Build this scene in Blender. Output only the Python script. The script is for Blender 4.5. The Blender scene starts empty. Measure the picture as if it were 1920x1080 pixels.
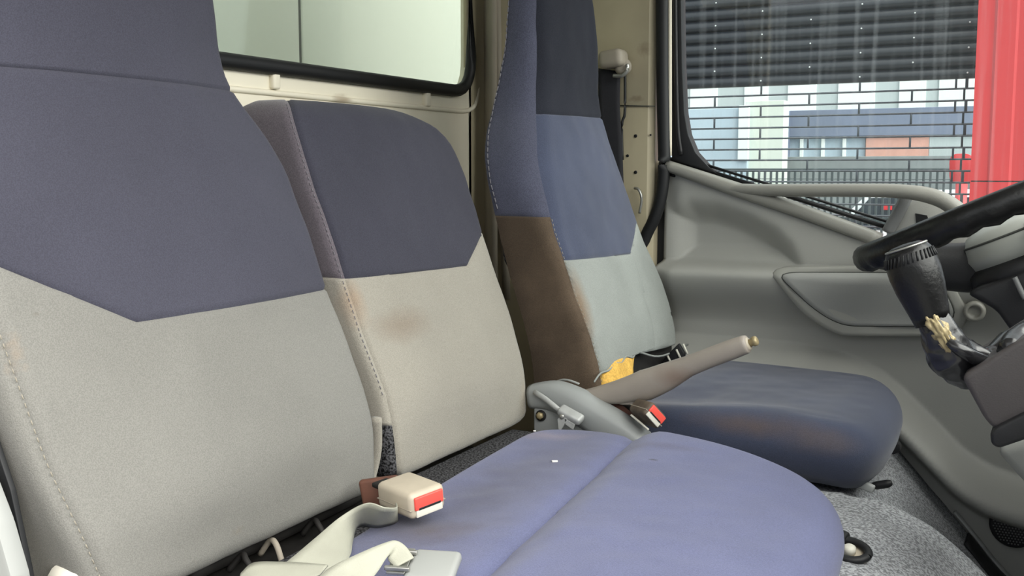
import bpy, bmesh, math, random
import numpy as np
from mathutils import Vector, Matrix, noise as mnoise
random.seed(4)
SC = bpy.context.scene
COL = SC.collection
# ---------------------------------------------------------------- camera (measured from the photograph's vanishing points)
F, HY, VX, ZC = 1978.0, 320.0, 2005.0, 0.80
PIT = math.atan((540 - HY) / F)
YAW = math.atan((VX - 960) / math.hypot(F, 540 - HY))
FW = np.array([-math.sin(YAW) * math.cos(PIT), math.cos(YAW) * math.cos(PIT), -math.sin(PIT)])
RT = np.array([math.cos(YAW), math.sin(YAW), 0.0])
UP = np.cross(RT, FW)
CAM = np.array([0, 0, ZC])
cd = bpy.data.cameras.new('camera')
cam = bpy.data.objects.new('camera', cd); COL.objects.link(cam)
cd.sensor_width = 36; cd.lens = F / 1920 * 36; cd.clip_start = 0.02; cd.clip_end = 300
cam.matrix_world = Matrix(((RT[0], UP[0], -FW[0], 0), (RT[1], UP[1], -FW[1], 0), (RT[2], UP[2], -FW[2], ZC), (0, 0, 0, 1)))
SC.camera = cam
# ---------------------------------------------------------------- sky: bright overcast day
W = bpy.data.worlds.new('overcast_sky'); SC.world = W; W.use_nodes = True
wn = W.node_tree.nodes; wl = W.node_tree.links; wn.clear()
wo = wn.new('ShaderNodeOutputWorld'); wb = wn.new('ShaderNodeBackground')
wt = wn.new('ShaderNodeTexCoord'); wsx = wn.new('ShaderNodeSeparateXYZ'); wr = wn.new('ShaderNodeValToRGB')
wl.new(wt.outputs['Generated'], wsx.inputs[0]); wl.new(wsx.outputs['Z'], wr.inputs[0])
wr.color_ramp.elements[0].position = 0.0; wr.color_ramp.elements[0].color = (0.90, 0.95, 1.0, 1)
wr.color_ramp.elements[1].position = 0.8; wr.color_ramp.elements[1].color = (1.0, 1.0, 1.0, 1)
wl.new(wr.outputs[0], wb.inputs[0]); wb.inputs[1].default_value = 1.22
wl.new(wb.outputs[0], wo.inputs[0])
SUN = bpy.data.lights.new('sun', 'SUN'); SUN.energy = 8.6; SUN.angle = math.radians(90); SUN.color = (1, .97, .92)
suno = bpy.data.objects.new('sun', SUN); COL.objects.link(suno)
suno.rotation_euler = Vector((-0.68, 0.14, -0.72)).to_track_quat('-Z', 'Y').to_euler()
SC.view_settings.view_transform = 'Standard'; SC.view_settings.look = 'None'
SC.view_settings.exposure = 0.22; SC.view_settings.gamma = 1.0; SC.view_settings.use_curve_mapping = False

# ---------------------------------------------------------------- measuring helpers
def ray(u, v): return FW + RT * (u - 960) / F + UP * (540 - v) / F
def PY(u, v, y): d = ray(u, v); return Vector(CAM + d * (y / d[1]))
def PX(u, v, x): d = ray(u, v); return Vector(CAM + d * (x / d[0]))
def PZ(u, v, z): d = ray(u, v); return Vector(CAM + d * ((z - ZC) / d[2]))
def interp(tab, x):
    return float(np.interp(x, [t[0] for t in tab], [t[1] for t in tab]))
def smooth_tab(tab, n=80):
    """monotone resample of a table with a light smoothing, so lofts have no kinks"""
    xs = np.linspace(tab[0][0], tab[-1][0], n)
    ys = np.interp(xs, [t[0] for t in tab], [t[1] for t in tab])
    for _ in range(10):
        ys[1:-1] = (ys[:-2] + 2 * ys[1:-1] + ys[2:]) / 4
    return list(zip(xs, ys))
def sst(a, b, x):
    t = min(1, max(0, (x - a) / (b - a))); return t * t * (3 - 2 * t)

# ---------------------------------------------------------------- materials
def srgb(r, g, b):
    f = lambda c: (c / 255 / 12.92) if c / 255 <= 0.04045 else ((c / 255 + 0.055) / 1.055) ** 2.4
    return (f(r), f(g), f(b), 1)
def mat(name, col, rough=0.6, metal=0.0, spec=0.5, var=0.0, vscale=8.0, speck=0.0, sscale=600.0, bump=0.0, bscale=400.0,
        stains_and_shade=(), coat=0.0, sheen=0.0, stretch=None):
    m = bpy.data.materials.new(name); m.use_nodes = True
    nt = m.node_tree; N = nt.nodes; L = nt.links; b = N['Principled BSDF']
    b.inputs['Roughness'].default_value = rough; b.inputs['Metallic'].default_value = metal
    b.inputs['Specular IOR Level'].default_value = spec
    if coat: b.inputs['Coat Weight'].default_value = coat; b.inputs['Coat Roughness'].default_value = 0.25
    if sheen: b.inputs['Sheen Weight'].default_value = sheen; b.inputs['Sheen Roughness'].default_value = 0.5
    g = N.new('ShaderNodeNewGeometry'); pos = g.outputs['Position']
    if stretch:
        mp = N.new('ShaderNodeVectorMath'); mp.operation = 'MULTIPLY'; mp.inputs[1].default_value = stretch
        L.new(pos, mp.inputs[0]); npos = mp.outputs[0]
    else: npos = pos
    rgb = N.new('ShaderNodeRGB'); rgb.outputs[0].default_value = col; cur = rgb.outputs[0]
    def mix(fac, c2, blend='MIX'):
        nonlocal cur
        x = N.new('ShaderNodeMix'); x.data_type = 'RGBA'; x.blend_type = blend
        if isinstance(fac, float): x.inputs[0].default_value = fac
        else: L.new(fac, x.inputs[0])
        L.new(cur, x.inputs[6])
        if isinstance(c2, tuple): x.inputs[7].default_value = c2
        else: L.new(c2, x.inputs[7])
        cur = x.outputs[2]
    def nz(scale, detail=3.0, lo=0.35, hi=0.65, src=None):
        t = N.new('ShaderNodeTexNoise'); t.inputs['Scale'].default_value = scale; t.inputs['Detail'].default_value = detail
        L.new(src or npos, t.inputs['Vector'])
        r = N.new('ShaderNodeMapRange'); r.inputs[1].default_value = lo; r.inputs[2].default_value = hi
        L.new(t.outputs[0], r.inputs[0]); return t.outputs[0], r.outputs[0]
    if var:
        _, r = nz(vscale); dark = tuple(c * (1 - var) for c in col[:3]) + (1,)
        mm = N.new('ShaderNodeMath'); mm.operation = 'MULTIPLY'; mm.inputs[1].default_value = 1.0; L.new(r, mm.inputs[0])
        mix(mm.outputs[0], dark)
    for (c, rad, scol, amt) in stains_and_shade:           # dirt marks and one partly shade patch, each with its own place and shape
        rr = rad if isinstance(rad, tuple) else (rad, rad, rad)
        sb = N.new('ShaderNodeVectorMath'); sb.operation = 'SUBTRACT'; sb.inputs[1].default_value = tuple(c); L.new(pos, sb.inputs[0])
        dv = N.new('ShaderNodeVectorMath'); dv.operation = 'DIVIDE'; dv.inputs[1].default_value = rr; L.new(sb.outputs[0], dv.inputs[0])
        ln = N.new('ShaderNodeVectorMath'); ln.operation = 'LENGTH'; L.new(dv.outputs[0], ln.inputs[0])
        t, _ = nz(14 if max(rr) > .03 else 120, 4.0, src=pos)
        ad = N.new('ShaderNodeMath'); ad.operation = 'MULTIPLY_ADD'; ad.inputs[1].default_value = 1.2; L.new(t, ad.inputs[0]); L.new(ln.outputs['Value'], ad.inputs[2])
        mr = N.new('ShaderNodeMapRange'); mr.inputs[1].default_value = 1.65; mr.inputs[2].default_value = 0.7
        mr.inputs[3].default_value = 0; mr.inputs[4].default_value = amt; L.new(ad.outputs[0], mr.inputs[0])
        mix(mr.outputs[0], scol)
    if speck:
        _, r = nz(sscale, 2.0, .4, .6)
        lo = N.new('ShaderNodeMapRange'); lo.inputs[3].default_value = 1 - speck; lo.inputs[4].default_value = 1 + speck; L.new(r, lo.inputs[0])
        cb = N.new('ShaderNodeCombineColor'); [L.new(lo.outputs[0], cb.inputs[i]) for i in range(3)]
        mix(1.0, cb.outputs[0], 'MULTIPLY')
    L.new(cur, b.inputs['Base Color'])
    if bump:
        t, _ = nz(bscale, 3.0)
        bp = N.new('ShaderNodeBump'); bp.inputs['Strength'].default_value = bump; bp.inputs['Distance'].default_value = 0.002
        L.new(t, bp.inputs['Height']); L.new(bp.outputs[0], b.inputs['Normal'])
    return m
def glass_mat(name, tint, film=0.06, filmcol=(.8, .85, .88, 1), streaks=True):
    m = bpy.data.materials.new(name); m.use_nodes = True
    nt = m.node_tree; N = nt.nodes; L = nt.links; N.clear()
    o = N.new('ShaderNodeOutputMaterial'); tr = N.new('ShaderNodeBsdfTransparent'); tr.inputs[0].default_value = tint
    gl = N.new('ShaderNodeBsdfGlossy'); gl.inputs['Roughness'].default_value = 0.02
    lw = N.new('ShaderNodeLayerWeight'); pw = N.new('ShaderNodeMath'); pw.operation = 'POWER'; pw.inputs[1].default_value = 5
    L.new(lw.outputs['Facing'], pw.inputs[0]); fr = N.new('ShaderNodeMath'); fr.operation = 'MULTIPLY_ADD'; fr.inputs[1].default_value = .96; fr.inputs[2].default_value = .04; L.new(pw.outputs[0], fr.inputs[0])
    m1 = N.new('ShaderNodeMixShader'); L.new(fr.outputs[0], m1.inputs[0]); L.new(tr.outputs[0], m1.inputs[1]); L.new(gl.outputs[0], m1.inputs[2])
    df = N.new('ShaderNodeBsdfDiffuse'); df.inputs[0].default_value = filmcol
    tl = N.new('ShaderNodeBsdfTranslucent'); tl.inputs[0].default_value = filmcol
    m0 = N.new('ShaderNodeMixShader'); L.new(df.outputs[0], m0.inputs[1]); L.new(tl.outputs[0], m0.inputs[2])
    m2 = N.new('ShaderNodeMixShader'); L.new(m1.outputs[0], m2.inputs[1]); L.new(m0.outputs[0], m2.inputs[2])
    if streaks:
        g = N.new('ShaderNodeNewGeometry')
        mp = N.new('ShaderNodeVectorMath'); mp.operation = 'MULTIPLY'; mp.inputs[1].default_value = (90, 1, 2.2); L.new(g.outputs['Position'], mp.inputs[0])
        t = N.new('ShaderNodeTexNoise'); t.inputs['Scale'].default_value = 1.0; t.inputs['Detail'].default_value = 5; L.new(mp.outputs[0], t.inputs['Vector'])
        r = N.new('ShaderNodeMapRange'); r.inputs[1].default_value = .5; r.inputs[2].default_value = .8
        r.inputs[3].default_value = film; r.inputs[4].default_value = film + .07; L.new(t.outputs[0], r.inputs[0]); L.new(r.outputs[0], m2.inputs[0])
    else: m2.inputs[0].default_value = film
    L.new(m2.outputs[0], o.inputs[0]); return m

BROWN = srgb(96, 80, 62)
M = {}
M['blue_back'] = mat('blue_seat_fabric', srgb(66, 66, 77), .95, spec=.15, var=.10, vscale=5, speck=.12, sscale=800, bump=.35, bscale=900, sheen=.08)
M['blue_mid'] = mat('dark_blue_middle_fabric', srgb(57, 57, 67), .95, spec=.15, var=.10, vscale=5, speck=.12, sscale=700, bump=.35, bscale=900, sheen=.08)
M['head_dark'] = mat('darkened_headrest_fabric', srgb(40, 42, 50), .95, spec=.12, var=.15, vscale=7, speck=.12, sscale=700, bump=.3, bscale=900, sheen=.05)
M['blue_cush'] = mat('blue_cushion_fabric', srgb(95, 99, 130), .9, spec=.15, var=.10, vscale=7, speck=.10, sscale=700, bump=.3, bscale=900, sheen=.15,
    stains_and_shade=[(Vector((-.62, 1.05, .405)), (.085, .55, .06), srgb(76, 77, 98), .9), (PZ(800, 985, .41), (.06, .05, .05), srgb(70, 62, 66), .8), (PZ(1155, 845, .415), .012, srgb(40, 36, 38), .9),  # first patch: rear grime, darkened further to paint in the rear panel's shade
            (PZ(1040, 815, .405), (.06, .03, .03), srgb(128, 118, 128), .6), (PZ(1225, 866, .425), (.008, .006, .006), srgb(25, 22, 25), 1.0),
            (PZ(1240, 845, .42), (.09, .02, .02), srgb(80, 76, 96), .6)])
M['blue_drv'] = mat('blue_driver_fabric', srgb(64, 70, 90), .9, spec=.2, var=.15, vscale=9, speck=.10, sscale=700, bump=.3, bscale=900, sheen=.25,
    stains_and_shade=[(PY(1430, 800, 1.6), (.17, .04, .022), srgb(84, 74, 74), .85), (PY(1530, 830, 1.6), (.09, .04, .02), srgb(86, 80, 84), .6)])
GREYST = [((-.803, 1.215, .588), (.06, .075, .026), srgb(112, 94, 78), .45), ((-.83, 1.135, .635), (.03, .03, .05), srgb(140, 112, 86), .6),
          ((-.755, 1.512, .437), (.03, .03, .05), srgb(142, 124, 92), .5), ((-.837, .657, .667), (.012, .007, .004), srgb(92, 82, 70), .9),
          (PY(140, 965, .615), (.04, .03, .035), srgb(78, 74, 68), .7), (PY(150, 1050, .615), (.035, .03, .010), srgb(84, 78, 72), .7), ((-.754, .827, .418), (.012, .018, .010), srgb(110, 96, 78), .7),
          ((-.83, .622, .648), (.02, .02, .03), srgb(140, 120, 98), .5)]
M['grey_fab'] = mat('grey_seat_fabric', srgb(143, 139, 129), .95, spec=.15, var=.12, vscale=4, speck=.11, sscale=800, bump=.35, bscale=900, sheen=.2, stains_and_shade=GREYST)
M['grey_shaded'] = mat('grey_shaded_seat_fabric', srgb(124, 123, 118), .95, spec=.15, var=.12, vscale=4, speck=.11, sscale=800, bump=.35, bscale=900, sheen=.08, stains_and_shade=GREYST[3:])  # same grey fabric; the near seat's weaker light is put into the colour
M['grey_drv'] = mat('grey_driver_fabric', srgb(138, 142, 138), .75, spec=.3, var=.15, vscale=7, speck=.08, sscale=700, bump=.2, bscale=700,
    stains_and_shade=[(PY(1085, 600, 1.6), (.03, .03, .14), srgb(120, 96, 70), .8)])
M['brown_side'] = mat('soiled_side_fabric', srgb(90, 77, 64), .9, spec=.15, var=.35, vscale=11, speck=.10, bump=.3, bscale=800, sheen=.1)
M['blue_side'] = mat('blue_side_fabric', srgb(74, 76, 92), .95, spec=.15, var=.15, vscale=9, speck=.16, bump=.3, bscale=900, sheen=.25)
M['warm_side'] = mat('worn_mauve_side', srgb(92, 86, 92), .95, spec=.15, var=.12, vscale=9, speck=.16, bump=.3, bscale=900, sheen=.25)
M['thread'] = mat('seam_thread', srgb(112, 110, 116), .9)
M['threadw'] = mat('pale_thread', srgb(140, 134, 121), .9)
M['foam'] = mat('yellow_foam', srgb(222, 178, 92), .95, spec=.1, var=.25, vscale=40, speck=.12, sscale=300, bump=.8, bscale=250)
M['felt'] = mat('speckled_felt', srgb(62, 62, 64), .95, spec=.1, speck=.85, sscale=330, bump=1.0, bscale=330)
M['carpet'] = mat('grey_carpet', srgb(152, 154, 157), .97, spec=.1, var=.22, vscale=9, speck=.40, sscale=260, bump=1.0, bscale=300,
    stains_and_shade=[(PZ(1750, 930, .2), (.10, .2, .2), srgb(78, 80, 84), .6)])
M['door'] = mat('grey_door_plastic', srgb(158, 158, 153), .5, spec=.4, var=.05, vscale=3, bump=.12, bscale=700)
M['door_mid'] = mat('mid_grey_door_plastic', srgb(146, 147, 144), .5, spec=.4, var=.05, vscale=3, bump=.12, bscale=700)
M['door_lt'] = mat('pale_grey_door_plastic', srgb(150, 150, 144), .45, spec=.4, bump=.08, bscale=700)
M['sillpl'] = mat('sill_bar_plastic', srgb(140, 139, 132), .42, spec=.45, var=.08, vscale=12, bump=.15, bscale=500)
M['black_pl'] = mat('black_plastic', srgb(26, 26, 28), .5, spec=.4, bump=.1, bscale=500)
M['rubber'] = mat('black_rubber', srgb(22, 23, 25), .55, spec=.4)
M['dash'] = mat('dark_dash_plastic', srgb(70, 66, 66), .5, spec=.4, bump=.15, bscale=500)
M['dash_lt'] = mat('grey_dash_plastic', srgb(112, 113, 113), .5, spec=.4, bump=.15, bscale=500)
M['hubgrey'] = mat('grey_hub_plastic', srgb(160, 162, 156), .4, spec=.45, var=.05)
M['leather'] = mat('black_leather', srgb(17, 17, 18), .34, spec=.4, bump=.25, bscale=160)
M['vinyl'] = mat('crumpled_black_vinyl', srgb(30, 30, 32), .22, spec=.65, bump=.3, bscale=60)
M['cream'] = mat('cream_paint', srgb(238, 231, 211), .5, spec=.35, var=.10, vscale=6,
    stains_and_shade=[(PX(655, 186, -1.13), (.03, .035, .012), srgb(130, 104, 72), .8), (PX(660, 176, -1.13), (.02, .04, .006), srgb(120, 92, 62), .7), (PY(1190, 185, 2.06), (.02, .03, .008), srgb(110, 90, 70), .6),
            (PY(1205, 90, 2.06), (.02, .02, .02), srgb(160, 146, 120), .7), (PX(560, 210, -1.13), (.06, .09, .03), srgb(200, 176, 140), .5)])
M['cream_shaded'] = mat('shaded_cream_paint', srgb(176, 166, 140), .5, spec=.35, var=.12, vscale=9, stains_and_shade=[(PY(1190, 185, 2.06), (.02, .03, .008), srgb(110, 90, 70), .6), (PY(1205, 90, 2.06), (.02, .02, .02), srgb(130, 116, 96), .7)])  # same cream as the rear wall; the pillar's shade is put into the colour
M['taupe'] = mat('taupe_trim', srgb(158, 150, 136), .6, spec=.3, var=.2, vscale=5)
M['beige_pl'] = mat('beige_plastic', srgb(178, 168, 150), .45, spec=.4, var=.1, vscale=30, bump=.05)
M['brown_pl'] = mat('grimy_buckle_plastic', srgb(98, 86, 74), .6, spec=.35, var=.35, vscale=60)
M['white_pl'] = mat('offwhite_plastic', srgb(205, 202, 190), .4, spec=.4)
M['grey_pl'] = mat('light_grey_plastic', srgb(150, 152, 149), .4, spec=.4, var=.05)
M['red_pl'] = mat('red_button', srgb(226, 82, 72), .4, spec=.4)
M['web'] = mat('grey_webbing', srgb(164, 164, 150), .7, spec=.2, var=.08, vscale=20, bump=.25, bscale=900)
M['web_dk'] = mat('black_webbing', srgb(38, 38, 42), .7, spec=.2, bump=.2, bscale=900)
M['steel'] = mat('worn_steel', srgb(178, 178, 172), .38, metal=.75, var=.25, vscale=60)
M['zinc'] = mat('grey_painted_metal', srgb(170, 172, 170), .45, metal=.2, var=.2, vscale=50)
M['brass'] = mat('dull_gold_metal', srgb(176, 160, 122), .45, metal=.4, var=.3, vscale=60)
M['darkmetal'] = mat('dark_grimy_metal', srgb(38, 36, 34), .7, metal=.3, var=.4, vscale=40)
M['rust'] = mat('rusty_red_metal', srgb(104, 68, 54), .7, var=.35, vscale=40)
M['lever'] = mat('taupe_lever_plastic', srgb(150, 142, 133), .4, spec=.45, var=.1, vscale=18, bump=.06, bscale=500,
    stains_and_shade=[(PY(1270, 705, 1.55), (.04, .04, .02), srgb(118, 96, 82), .7)])
M['console'] = mat('grey_console_plastic', srgb(140, 143, 142), .42, spec=.45, var=.06, vscale=10)
M['cargo'] = mat('white_cargo_box_paint', srgb(180, 185, 180), .5, spec=.3, var=.04, vscale=1.5)
M['gap'] = mat('dark_joint', srgb(60, 62, 58), .8)
M['slat'] = mat('dark_slat_metal', srgb(27, 32, 39), .34, spec=.65, metal=.0, var=.15, vscale=3)
M['bar'] = mat('grille_bar_metal', srgb(60, 66, 72), .4, metal=.3)
M['redmetal'] = mat('red_cladding', srgb(196, 58, 60), .5, spec=.4, var=.06, vscale=2)
M['wht'] = mat('white_panel_paint', srgb(222, 228, 226), .6)
M['palegrey'] = mat('pale_grey_panel_paint', srgb(178, 188, 188), .6)
M['bluegrey'] = mat('blue_grey_fascia', srgb(112, 122, 142), .6, var=.15, vscale=2)
M['paleblue'] = mat('pale_blue_wall', srgb(180, 198, 210), .6, var=.15, vscale=1.5)
M['creamwall'] = mat('cream_wall', srgb(202, 210, 200), .6)
M['orange'] = mat('orange_wall', srgb(214, 164, 148), .6, var=.1)
M['midgrey'] = mat('grey_wall', srgb(118, 124, 124), .7, var=.1)
M['fence'] = mat('dark_fence_paint', srgb(62, 72, 74), .6)
M['asphalt'] = mat('asphalt_ground', srgb(128, 128, 124), .9, var=.2, vscale=2, speck=.2, sscale=60)
M['headliner'] = mat('pale_headliner', srgb(190, 186, 174), .9)
M['cabdark'] = mat('dark_cab_floor', srgb(52, 52, 54), .8)
M['carpaint'] = mat('white_car_paint', srgb(225, 230, 232), .3, spec=.5)
M['carglass'] = mat('dark_car_glass', srgb(50, 58, 66), .1, spec=.6)
M['lamp_red'] = mat('red_lens', srgb(220, 40, 48), .3)
M['tape'] = mat('cloudy_tape', srgb(170, 172, 170), .35, spec=.5)
M['paper'] = mat('white_paper', srgb(235, 232, 225), .8)
M['glass_side'] = glass_mat('side_window_glass', (.90, .94, .94, 1), .012)
M['glass_rear'] = glass_mat('rear_window_glass', (.87, .905, .85, 1), .03, streaks=False)
M['glass_front'] = glass_mat('windscreen_glass', (.95, .97, .96, 1), .01, streaks=False)

# ---------------------------------------------------------------- object helpers
OFF = {}
def thing(name, loc, label=None, cat=None, group=None, kind=None):
    o = bpy.data.objects.new(name, None); COL.objects.link(o); o.location = loc; o.empty_display_size = .05
    OFF[o.name] = Vector(loc); setp(o, label, cat, group, kind); return o
def setp(o, label=None, cat=None, group=None, kind=None):
    for k, v in (('label', label), ('category', cat), ('group', group), ('kind', kind)):
        if v: o[k] = v
    return o
def obj(name, V, Fc, m, parent=None, smooth=True, label=None, kind=None, autosharp=None):
    off = OFF[parent.name] if parent else Vector((0, 0, 0))
    if not parent:                      # a one-mesh thing keeps its origin at its base
        A = np.array([tuple(v) for v in V]); off = Vector(((A[:, 0].min() + A[:, 0].max()) / 2, (A[:, 1].min() + A[:, 1].max()) / 2, A[:, 2].min()))
    me = bpy.data.meshes.new(name); me.from_pydata([tuple(Vector(v) - off) for v in V], [], [tuple(f) for f in Fc]); me.update()
    bm = bmesh.new(); bm.from_mesh(me); bmesh.ops.recalc_face_normals(bm, faces=bm.faces); bm.to_mesh(me); bm.free()
    if smooth:
        me.polygons.foreach_set('use_smooth', [True] * len(me.polygons))
        if autosharp is not None: me.set_sharp_from_angle(angle=math.radians(autosharp))
    me.materials.append(m)
    o = bpy.data.objects.new(name, me); COL.objects.link(o)
    if parent: o.parent = parent
    else: o.location = off
    OFF[o.name] = off
    if label: o['label'] = label
    if kind: o['kind'] = kind
    return o
class MB:
    def __init__(s): s.V = []; s.F = []
    def add(s, V, Fc):
        n = len(s.V); s.V += [tuple(v) for v in V]; s.F += [tuple(i + n for i in f) for f in Fc]; return s
    def obj(s, name, m, parent=None, **k): return obj(name, s.V, s.F, m, parent, **k)
def box(c, size, bev=0.0, rot=None, seg=3):
    bm = bmesh.new(); bmesh.ops.create_cube(bm, size=1)
    for v in bm.verts: v.co = Vector((v.co.x * size[0], v.co.y * size[1], v.co.z * size[2]))
    if bev: bmesh.ops.bevel(bm, geom=bm.edges[:], offset=min(bev, min(size) * .49), segments=seg, affect='EDGES', profile=.5)
    R = rot if rot is not None else Matrix.Identity(3)
    V = [R @ v.co + Vector(c) for v in bm.verts]; bm.verts.index_update(); Fc = [[v.index for v in f.verts] for f in bm.faces]
    bm.free(); return V, Fc
def frame(xdir, zhint=(0, 0, 1)):
    x = Vector(xdir).normalized(); z = Vector(zhint); y = z.cross(x).normalized(); z = x.cross(y)
    return Matrix((x, y, z)).transposed()
def catmull(pts, n=8):
    P = [Vector(p) for p in pts]; P = [2 * P[0] - P[1]] + P + [2 * P[-1] - P[-2]]; out = []
    for i in range(1, len(P) - 2):
        for k in range(n):
            t = k / n
            out.append(.5 * ((2 * P[i]) + (-P[i - 1] + P[i + 1]) * t + (2 * P[i - 1] - 5 * P[i] + 4 * P[i + 1] - P[i + 2]) * t * t + (-P[i - 1] + 3 * P[i] - 3 * P[i + 1] + P[i + 2]) * t ** 3))
    out.append(P[-2]); return out
def tube(pts, r, seg=10, smooth=6, ry=None, hint=(0, 0, 1), cap=True, power=2.0):
    """sweep of an ellipse (superellipse for power > 2); r, ry: number or per-control-point list; ry is along the hint"""
    n0 = len(pts); C = catmull(pts, smooth) if smooth > 1 else [Vector(p) for p in pts]
    def rad(x, i):
        if not isinstance(x, (list, tuple)): return x
        return float(np.interp(i / (len(C) - 1) * (n0 - 1), range(n0), x))
    V = []; Fc = []
    for i, p in enumerate(C):
        t = (C[min(i + 1, len(C) - 1)] - C[max(i - 1, 0)]).normalized()
        a = t.cross(Vector(hint));
        if a.length < 1e-4: a = t.cross(Vector((1, .1, 0)))
        a.normalize(); b = a.cross(t)
        ra = rad(r, i); rb = rad(ry, i) if ry is not None else ra
        for k in range(seg):
            th = 2 * math.pi * k / seg; c, s = math.cos(th), math.sin(th)
            if power != 2.0:
                c = math.copysign(abs(c) ** (2 / power), c); s = math.copysign(abs(s) ** (2 / power), s)
            V.append(p + a * ra * c + b * rb * s)
        if i:
            for k in range(seg):
                k2 = (k + 1) % seg; Fc.append(((i - 1) * seg + k, (i - 1) * seg + k2, i * seg + k2, i * seg + k))
    if cap:
        Fc.append(list(range(seg))[::-1]); Fc.append([(len(C) - 1) * seg + k for k in range(seg)])
    return V, Fc
def lathe(prof, origin, axis, seg=24):
    """prof: (radius, height) pairs along axis"""
    z = Vector(axis).normalized(); x = z.orthogonal().normalized(); y = z.cross(x); V = []; Fc = []; O = Vector(origin)
    for r, h in prof:
        for k in range(seg):
            a = 2 * math.pi * k / seg; V.append(O + z * h + (x * math.cos(a) + y * math.sin(a)) * max(r, 1e-5))
    for i in range(len(prof) - 1):
        for k in range(seg):
            k2 = (k + 1) % seg; Fc.append((i * seg + k, i * seg + k2, (i + 1) * seg + k2, (i + 1) * seg + k))
    Fc.append(list(range(seg))[::-1]); Fc.append([(len(prof) - 1) * seg + k for k in range(seg)])
    return V, Fc
def prism(poly, direction, bev=0.0, seg=2):
    """a closed 3D polygon pushed along a direction vector, edges bevelled"""
    bm = bmesh.new(); vs = [bm.verts.new(p) for p in poly]; f = bm.faces.new(vs)
    r = bmesh.ops.extrude_face_region(bm, geom=[f]); ev = [g for g in r['geom'] if isinstance(g, bmesh.types.BMVert)]
    for v in ev: v.co += Vector(direction)
    bmesh.ops.recalc_face_normals(bm, faces=bm.faces)
    if bev: bmesh.ops.bevel(bm, geom=bm.edges[:], offset=bev, segments=seg, affect='EDGES', profile=.5, clamp_overlap=True)
    bm.verts.index_update(); V = [v.co.copy() for v in bm.verts]; Fc = [[v.index for v in f.verts] for f in bm.faces]; bm.free(); return V, Fc
def resample(loop, n, closed=True):
    P = [Vector(p) for p in loop]
    if closed: P = P + [P[0]]
    d = [0]
    for a, b in zip(P, P[1:]): d.append(d[-1] + (b - a).length)
    out = []; j = 0
    for k in range(n):
        s = d[-1] * k / (n if closed else n - 1)
        while j < len(P) - 2 and d[j + 1] < s: j += 1
        t = (s - d[j]) / max(1e-9, d[j + 1] - d[j]); out.append(P[j].lerp(P[j + 1], min(1, t)))
    return out
def rounded(poly, r, seg=6):
    """round the corners of a closed polygon (list of Vectors); r number or list"""
    P = [Vector(p) for p in poly]; out = []; n = len(P)
    for i in range(n):
        rr = r[i] if isinstance(r, (list, tuple)) else r
        a, b, c = P[i - 1], P[i], P[(i + 1) % n]
        if rr <= 0: out.append(b); continue
        d1 = min(rr, (a - b).length * .49); d2 = min(rr, (c - b).length * .49)
        p, q = b + (a - b).normalized() * d1, b + (c - b).normalized() * d2
        for k in range(seg + 1):
            t = k / seg; out.append((1 - t) ** 2 * p + 2 * t * (1 - t) * b + t * t * q)
    return out
def ring_strip(A, B, closed=True):
    n = len(A); V = list(A) + list(B); Fc = []
    for k in range(n if closed else n - 1):
        k2 = (k + 1) % n; Fc.append((k, k2, n + k2, n + k))
    return V, Fc
def ribbon(E1, E2, th=.0016, n=8):
    A = catmull(E1, n); B = catmull(E2, n); V = []; Fc = []; m = 6
    for a, b in zip(A, B):
        for k in range(m): V.append(a.lerp(b, k / (m - 1)))
    for i in range(len(A) - 1):
        for k in range(m - 1): Fc.append((i * m + k, i * m + k + 1, (i + 1) * m + k + 1, (i + 1) * m + k))
    return V, Fc
def solidify(o, th, off=0):
    md = o.modifiers.new('thickness', 'SOLIDIFY'); md.thickness = th; md.offset = off; return o
def dashes(path, L=.0045, gap=.0035, r=.0006):
    mb = MB(); P = resample(path, max(2, int(sum((Vector(b) - Vector(a)).length for a, b in zip(path, path[1:])) / (L + gap))), closed=False)
    for a, b in zip(P, P[1:]):
        d = (b - a); mb.add(*tube([a, a + d * (L / (L + gap))], r, seg=5, smooth=1))
    return mb
def wob(p, amp, sc):
    return amp * mnoise.noise(Vector(p) * sc)

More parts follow.
